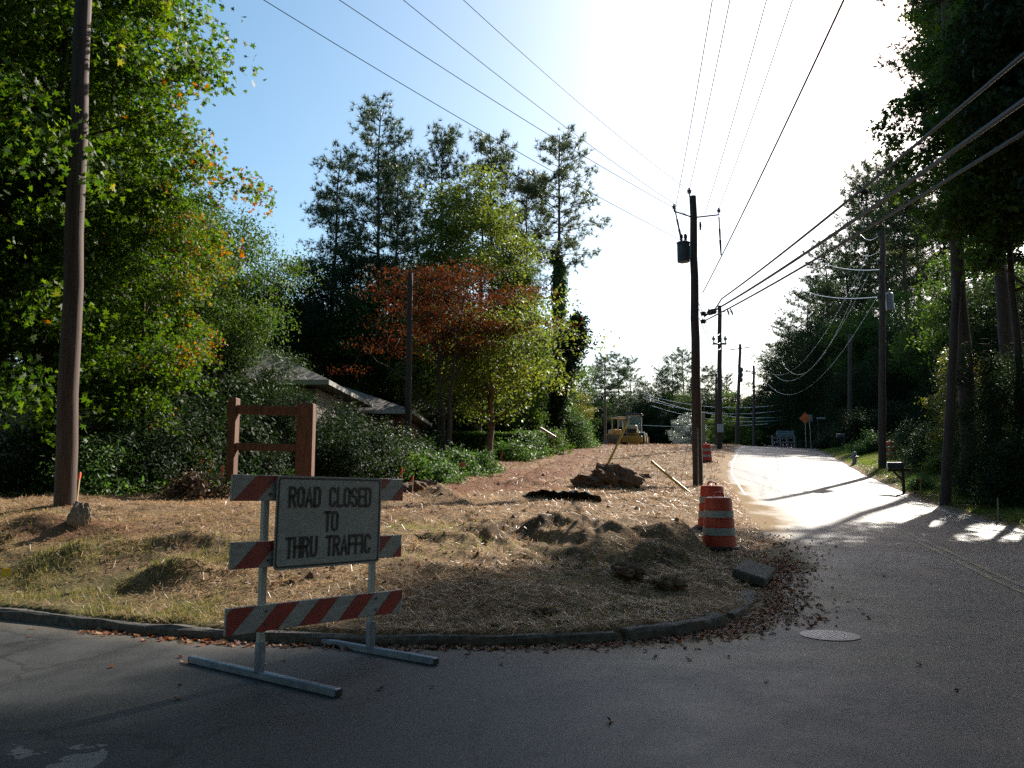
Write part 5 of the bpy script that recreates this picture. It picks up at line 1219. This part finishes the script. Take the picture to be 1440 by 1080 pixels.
for px, d, k, s, lab, cr, rz in ((1446, 27, 'gumR', .9, 'dark sweetgum with leafy sprays reaching left over the thick cables', 'green', 0.0), (1500, 25, 'gumR', .95, 'dark leafy tree filling the right edge above the verge', 'green', 2.0), (1388, 33, 'oakC', .5, 'small tree with yellow-green autumn leaves right of the stub pole', 'autumn', .5), (1440, 27, 'darkA', .6, 'black-green evergreen low at the right edge', 'dark', 1.5), (1540, 23, 'gumR', 1.0, 'dark leafy tree just cut by the right edge', 'dark', 4.0), (1425, 38, 'darkA', .75, 'dark evergreen behind the yellow-green small tree', 'dark', 3.0)):
    x, y = pxy(px, d); plant(k, x, y, lab, crown=M[cr], s=s, rz=rz)
# trees beyond the right edge of the picture that throw the shade over the junction
for x, y, k, s in ((20.5, 21, 'pineN', .95), (24, 27, 'pineN', 1.0), (21, 16, 'oakB', 1.0), (17.5, 10.5, 'oakB', 1.0), (16, 6, 'oakA', 1.0), (26, 21, 'oakB', 1.2), (22, 11, 'tallA', 1.0), (14.5, 8, 'tallT', 1.1), (15.5, 13.5, 'tallT', 1.0), (13.5, 3, 'tallT', 1.1)):  # the tallT trees are added to block more sky overhead
    plant(k, x, y, 'tree on the right verge beyond the edge of the picture', crown=M['pine'] if 'pine' in k else M['green'], bark=M['pinebark'] if 'pine' in k else M['bark'], s=s, group='trees beyond the right edge shading the junction')
for x, y, k, s in ((-4, -12, 'tallA', 1.0), (5, -16, 'tallA', 1.1), (-13, -10, 'oakB', 1.2), (-20, -2, 'tallA', 1.0), (14, -10, 'tallA', 1.0), (-24, 6, 'oakB', 1.1), (18, -2, 'tallA', 1.0), (-8, -20, 'pineN', 1.0), (0, -8, 'oakB', 1.0), (-8, -5, 'oakB', .9), (9, -6, 'oakB', .9), (-14, -1, 'oakA', .9), (-5, -7, 'tallA', 1.1), (5, -9, 'tallA', 1.1), (-11, -8, 'tallA', 1.1), (12, -3, 'tallA', 1.0), (-16, 3, 'oakB', 1.0), (0, -14, 'tallA', 1.3), (-10, -14, 'tallA', 1.3), (10, -14, 'tallA', 1.3), (15.5, 2, 'tallA', 1.0), (-2, -4, 'tallT', 1.25), (-6, -3, 'tallT', 1.2), (.5, -6, 'tallT', 1.3), (-10, 1, 'tallT', 1.2)):  # unseen trees added round the camera to cut sky light and deepen shade
    plant(k, x, y, 'unseen tree added behind or beside the viewpoint to block sky light', crown=M['pine'] if 'pine' in k else M['green'], s=s, group='unseen trees added round the viewpoint to block sky light')
for px, d, s in ((1140, 112, 1.6), (1160, 100, 1.5), (1178, 96, 1.5), (1198, 88, 1.4), (1215, 84, 1.3), (1240, 82, 1.4), (1262, 78, 1.4), (1285, 74, 1.3), (1308, 68, 1.2), (1330, 62, 1.2), (1352, 56, 1.1), (1376, 50, 1.1), (1400, 46, 1.1), (1425, 42, 1.1), (1300, 90, 1.8), (1340, 80, 1.8), (1380, 70, 1.7), (1420, 62, 1.7), (1455, 50, 1.5)):
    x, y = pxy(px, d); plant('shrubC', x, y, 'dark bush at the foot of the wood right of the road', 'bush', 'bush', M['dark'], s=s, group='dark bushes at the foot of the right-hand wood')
G_RS = 'shrubs along the right verge'
for px, d, k, s, m, lab in ((1288, 42.5, 'shrubC', .55, 'mag', 'pale glossy shrub behind the mailbox'), (1308, 38, 'shrubC', .55, 'mag', 'grey-green shrub between the mailbox and the stub pole'), (1330, 35, 'shrubB', .6, 'yel', 'yellowish low shrub left of the stub pole'), (1354, 36, 'shrubC', .62, 'yel', 'yellow-green tall shrub behind the stub pole'),
                            (1395, 27, 'shrubC', .5, 'dark', 'dark shrub right of the stub pole'), (1435, 24, 'shrubC', .6, 'dark', 'black-green shrub low at the right edge'), (1372, 30, 'shrubB', .6, 'dark', 'low dark shrub behind the stub pole foot'), (1290, 31.5, 'shrubD', .7, 'ivy', 'bright green tuft beside the orange stake on the right'), (1228, 52, 'shrubB', 1.0, 'ivy', 'light green bush on the bank top left of the tall right pole'), (1412, 30, 'shrubC', .65, 'dark', 'dark shrub behind the grey stake at the right edge'), (1175, 70, 'shrubB', 1.2, 'dark', 'dark bush on the far shaded bank by the distant mailbox'), (1205, 62, 'shrubC', .8, 'dark', 'dark bush in the wood edge behind the hydrant'), (1258, 60, 'shrubC', .8, 'dark', 'dark bush behind the tall right pole')):
    x, y = pxy(px, d); plant(k, x, y, lab, 'bush', 'bush', M[m], s=s, group=G_RS)
# --- far tree line over the ridge
G_F1 = 'pines of the far tree line over the ridge'; G_F2 = 'dark trees at the foot of the far tree line'
fp = [(818, 150, .62, 'pineC'), (838, 140, .56, 'pineA'), (852, 150, .66, 'pineB'), (874, 140, .60, 'pineD'), (893, 150, .66, 'pineA'), (912, 160, .58, 'pineC'), (930, 150, .60, 'pineA'), (948, 140, .66, 'pineC'), (962, 146, .70, 'pineA'), (985, 160, .6, 'pineC'), (1000, 150, .60, 'pineB'), (1022, 160, .6, 'pineA'), (1080, 170, .55, 'pineC'), (1098, 150, .62, 'pineA')]
for px, d, s, k in fp:
    x, y = pxy(px, d); plant(k, x, y, 'hazy pine of the far tree line over the ridge', name='pine_tree', crown=M['pine'], bark=M['pinebark'], s=s * 1.35, sz=s * 1.22, z=4.3, group=G_F1)
for k, px in enumerate(range(806, 1110, 12)):
    d = 132 + (k * 37 % 23); x, y = pxy(px, d)
    plant(['darkA', 'oakA', 'oakC'][k % 3], x, y, 'dark tree at the foot of the far tree line beyond the ridge', crown=M['dark'] if k % 4 else M['green'], s=[1.45, .85, 1.15][k % 3] * (1 + .12 * math.sin(k * 2.3)), z=4.0, group=G_F2)
x, y = pxy(970, 118); plant('oakC', x, y, 'small silvery leaved tree beyond the ridge left of the dark pole', crown=leaf_mat('silvery_leaves', [(0, (.10, .12, .10)), (1, (.30, .33, .29))], .3, .35), s=.68, z=4.2)
for k, (px, d, kk) in enumerate(((1018, 112, 'oakC'), (1046, 118, 'oakC'), (1075, 122, 'oakA'))):
    x, y = pxy(px, d); plant(kk, x, y, ['green tree behind the meter box pole on the crest', 'yellow-green tree left of the lamp pole on the crest', 'green tree behind the far barricade'][k], crown=M[['green', 'yel', 'green'][k]], s=[.6, .62, .5][k], z=4.6)

# ------------------------------------------------------------------ ground cover
def stuff(name, V, mat):
    me = npmesh(name, V); me.materials.append(mat); o = bpy.data.objects.new(name, me); COL.objects.link(o); return tag(o, kind='stuff')
def spread(n, x0, x1, y0, y1, rs, pw=1.0, keep=None):
    y = y0 + (y1 - y0) * rs.rand(n) ** pw; x = rs.uniform(x0, x1, n)
    if keep is not None:
        m = rs.rand(n) < keep(x, y); x, y = x[m], y[m]
    return x, y, ground(x, y)
rs = np.random.RandomState(77)
def lot_in(x, y): return (pdist(x, y, LOT) > .08).astype(float)
x, y, z = spread(210000, -11, 9, 8, 30, rs, 1.5, lambda x, y: lot_in(x, y) * (1 - .8 * ground_masks(x, y)[..., 0]) * (1 - .6 * ground_masks(x, y)[..., 1]) * (1 - .7 * ground_masks(x, y)[..., 2]) * np.clip(.65 + 1.2 * fbm(x * 1.3, y * 1.3, 3), .12, 1))
n = len(x); P = np.stack([x, y, z + .012], 1); Nz = rs.normal(size=(n, 3)) * .35 + np.array([0, 0, 1]); s = rs.uniform(.04, .13, n)
V = scatter(np.array([(-.5, -.03, 0), (.5, -.02, .08), (.5, .02, .08), (-.5, .03, 0)]), P, Nz, s * (1 + .03 * y), rs); stuff('straw_mulch', V, M['straw'])
x, y, z = spread(90000, -6, 24, 24, 88, rs, 1.3, lambda x, y: (pdist(x, y, LOT) > .3) * (1 - .6 * ground_masks(x, y)[..., 0]) * (1 - ground_masks(x, y)[..., 2]) * np.clip(.5 + 1.2 * fbm(x * .8, y * .8, 3), .1, 1))
n = len(x); P = np.stack([x, y, z + .01], 1); Nz = rs.normal(size=(n, 3)) * .35 + np.array([0, 0, 1])
stuff('straw_mulch', scatter(np.array([(-.5, -.05, 0), (.5, -.04, .06), (.5, .04, .06), (-.5, .05, 0)]), P, Nz, rs.uniform(.08, .24, n) * (1 + .012 * y), rs), M['mulch'])
def blades(n, x0, x1, y0, y1, pw, keep, h, name, mat, seed, wd=1.0):
    rs = np.random.RandomState(seed); x, y, z = spread(n, x0, x1, y0, y1, rs, pw, keep); n = len(x)
    up = rs.normal(size=(n, 3)) * .45 + np.array([0, 0, 1]); up /= np.linalg.norm(up, axis=1, keepdims=True)
    a = rs.normal(size=(n, 3)); xx = np.cross(a, up); xx /= np.linalg.norm(xx, axis=1, keepdims=True)
    V = scatter(leaf_shapes('blade') * np.array([wd, 1, 1]), np.stack([x, y, z - .005], 1), None, h * rs.uniform(.5, 1.3, n), rs, (xx, up, np.cross(xx, up))); stuff(name, V, mat)
blades(120000, -11, -1.5, 8, 13.5, 1.0, lambda x, y: lot_in(x, y) * np.clip(ground_masks(x, y)[..., 1] * (.55 + 1.6 * fbm(x * 1.8, y * 1.8, 3)) + .06, 0, 1), .075, 'grass', M['grass'], 81)
blades(26000, -2, 4, 8, 14.5, 1.0, lambda x, y: lot_in(x, y) * np.clip(.9 * fbm(x * .9 + 3, y * .9, 3) - .02, 0, 1), .08, 'grass', M['lawn'], 84)
blades(420000, 11, 34, 16, 75, 1.5, lambda x, y: np.clip((pdist(x, y, RGT) < -.15) * (pdist(x, y, RGT) > -8) * (.35 + .9 * ground_masks(x, y)[..., 1]), 0, 1), .12, 'verge_grass', M['lawn'], 82, 1.6)
blades(30000, -12, 6, 16, 60, 1.5, lambda x, y: ground_masks(x, y)[..., 2] * lot_in(x, y) * np.clip(.4 + fbm(x * .6, y * .6, 3), 0, 1), .16, 'wood_edge_grass', M['lawn'], 83, 1.5)
# loose clods and stones on the turned soil
rs = np.random.RandomState(95); x, y, z = spread(9000, -9, 8, 8.2, 32, rs, 1.4, lambda x, y: lot_in(x, y) * np.clip(.15 + 1.5 * fbm(x * .7 + 9, y * .7, 3), .02, 1)); n = len(x)
oc = np.array([(1, 0, 0), (0, 1, 0), (-1, 0, 0), (0, -1, 0), (0, 0, .7), (0, 0, -.6)], float); J = oc[None] + rs.normal(size=(n, 6, 3)) * .28
s = rs.uniform(.012, .03, n) * (1 + 1.6 * (rs.rand(n) > .93)); J = J * s[:, None, None] + np.stack([x, y, z + .004], 1)[:, None]
tri = np.array([(0, 1, 4), (1, 2, 4), (2, 3, 4), (3, 0, 4), (1, 0, 5), (2, 1, 5), (3, 2, 5), (0, 3, 5)])
stuff('soil_clods', J[:, tri].reshape(-1, 3, 3), M['soil'])
# ivy bed along the left edge
rs = np.random.RandomState(91); x = rs.uniform(-9, 4, 70000); y = rs.uniform(16, 52, 70000); e = np.interp(y, [10, 14, 16, 19, 23, 30, 45, 75], [-16, -11.5, -7.5, -4.6, -3.9, -2.4, .4, 5])
m = (x < e + .5 * fbm(x, y, 2)) & (x > e - 4.5); x, y = x[m], y[m]; z = ground(x, y, False) + rs.rand(len(x)) * .28 * (1 + fbm(x * .8, y * .8, 3))
stuff('ivy_bed', scatter(leaf_shapes('leaf'), np.stack([x, y, z], 1), rs.normal(size=(len(x), 3)) * .6 + np.array([0, -.1, .8]), .10 * rs.uniform(.6, 1.3, len(x)), rs), M['ivy'])
# leaf litter: drifts along the kerb and the corner, singles over road and straw
def litter(n, pts, name, size, lift=.012):
    x, y = pts; z = np.maximum(ground(x, y), np.where((pdist(x, y, LOT) < .0) & (pdist(x, y, RGT) > 0), zroad(x, y), -9)); k = len(x)
    return stuff(name, scatter(leaf_shapes('star') * np.array([1, 1, 2.2]), np.stack([x, y, z + lift], 1), rs.normal(size=(k, 3)) * .28 + np.array([0, 0, 1]), .72 * size * rs.uniform(.5, 1.2, k), rs), M['litter'])
KR = np.array(resample([tuple(p) for p in KERB[4:]] + [(4.4, 14)], .1)); n = 3000; i = rs.randint(len(KR), size=n)
wgt = np.interp(KR[i, 0], [-3, -1, .5, 1.5, 2.5, 4.4], [.25, .4, .5, .8, 1, .8]); keep = rs.rand(n) < wgt; i = i[keep]; k = len(i)
off = -np.abs(rs.normal(size=k)) * np.interp(KR[i, 0], [-3, 0, 1.5, 2.6, 4], [.07, .09, .13, .34, .25]) - .04
T = np.gradient(KR, axis=0); T /= np.linalg.norm(T, axis=1, keepdims=True); Nn = np.stack([-T[:, 1], T[:, 0]], 1)
Q = KR[i] + Nn[i] * off[:, None] + rs.normal(size=(k, 2)) * .05
litter(k, (Q[:, 0], Q[:, 1]), 'leaf_drift', .10, .012)
n = 900; x = rs.uniform(-9, 6, n); y = 3.5 + 20 * rs.rand(n) ** 1.2; d = pdist(x, y, LOT); m = (d > 0) | (rs.rand(n) < np.exp(d * .9) * .8) ; litter(1, (x[m], y[m]), 'scattered_leaves', .085)
n = 6000; y = 15 + 30 * rs.rand(n) ** 1.4; x = XR(y) + .2 + np.abs(rs.normal(size=n)) * 1.6; litter(1, (x, y), 'verge_litter', .11)
n = 1300; x = rs.uniform(4, 6.2, n); y = rs.uniform(12, 17, n); d = pdist(x, y, LOT); m = rs.rand(n) < np.exp(-np.abs(d + .15) * 3); litter(1, (x[m], y[m]), 'corner_litter', .10)

# ------------------------------------------------------------------ light, camera
w = bpy.data.worlds.new('World'); S.world = w; w.use_nodes = True
nt = w.node_tree; sky = nt.nodes.new('ShaderNodeTexSky'); sky.sky_type = 'NISHITA'; sky.sun_disc = False
sky.sun_elevation = SUN_EL; sky.sun_rotation = SUN_AZ; sky.air_density = 1.0; sky.dust_density = 1.5; sky.ozone_density = 1.0
hs = nt.nodes.new('ShaderNodeHueSaturation'); hs.inputs['Saturation'].default_value = 1.25; hs.inputs['Hue'].default_value = .483; nt.links.new(sky.outputs[0], hs.inputs['Color']); nt.links.new(hs.outputs[0], nt.nodes['Background'].inputs[0]); nt.nodes['Background'].inputs[1].default_value = .092
sl = bpy.data.lights.new('sun', 'SUN'); sl.energy = 5.0; sl.angle = R(.53); sl.color = (1, .93, .82)
so = bpy.data.objects.new('sun', sl); COL.objects.link(so)
sd = Vector((math.sin(SUN_AZ) * math.cos(SUN_EL), math.cos(SUN_AZ) * math.cos(SUN_EL), math.sin(SUN_EL)))
so.rotation_euler = (-sd).to_track_quat('-Z', 'Y').to_euler(); so.location = (30, 40, 60)
cd = bpy.data.cameras.new('camera'); cd.sensor_width = 36; cd.lens = F / 1440 * 36; cd.clip_end = 2000; cd.clip_start = .05
co = bpy.data.objects.new('camera', cd); COL.objects.link(co); co.location = CAM; co.rotation_euler = (R(90) + PITCH, 0, 0); S.camera = co
S.cycles.use_denoising = False
S.view_settings.view_transform = 'Standard'; S.view_settings.look = 'None'; S.view_settings.exposure = 1.0; S.view_settings.gamma = 1
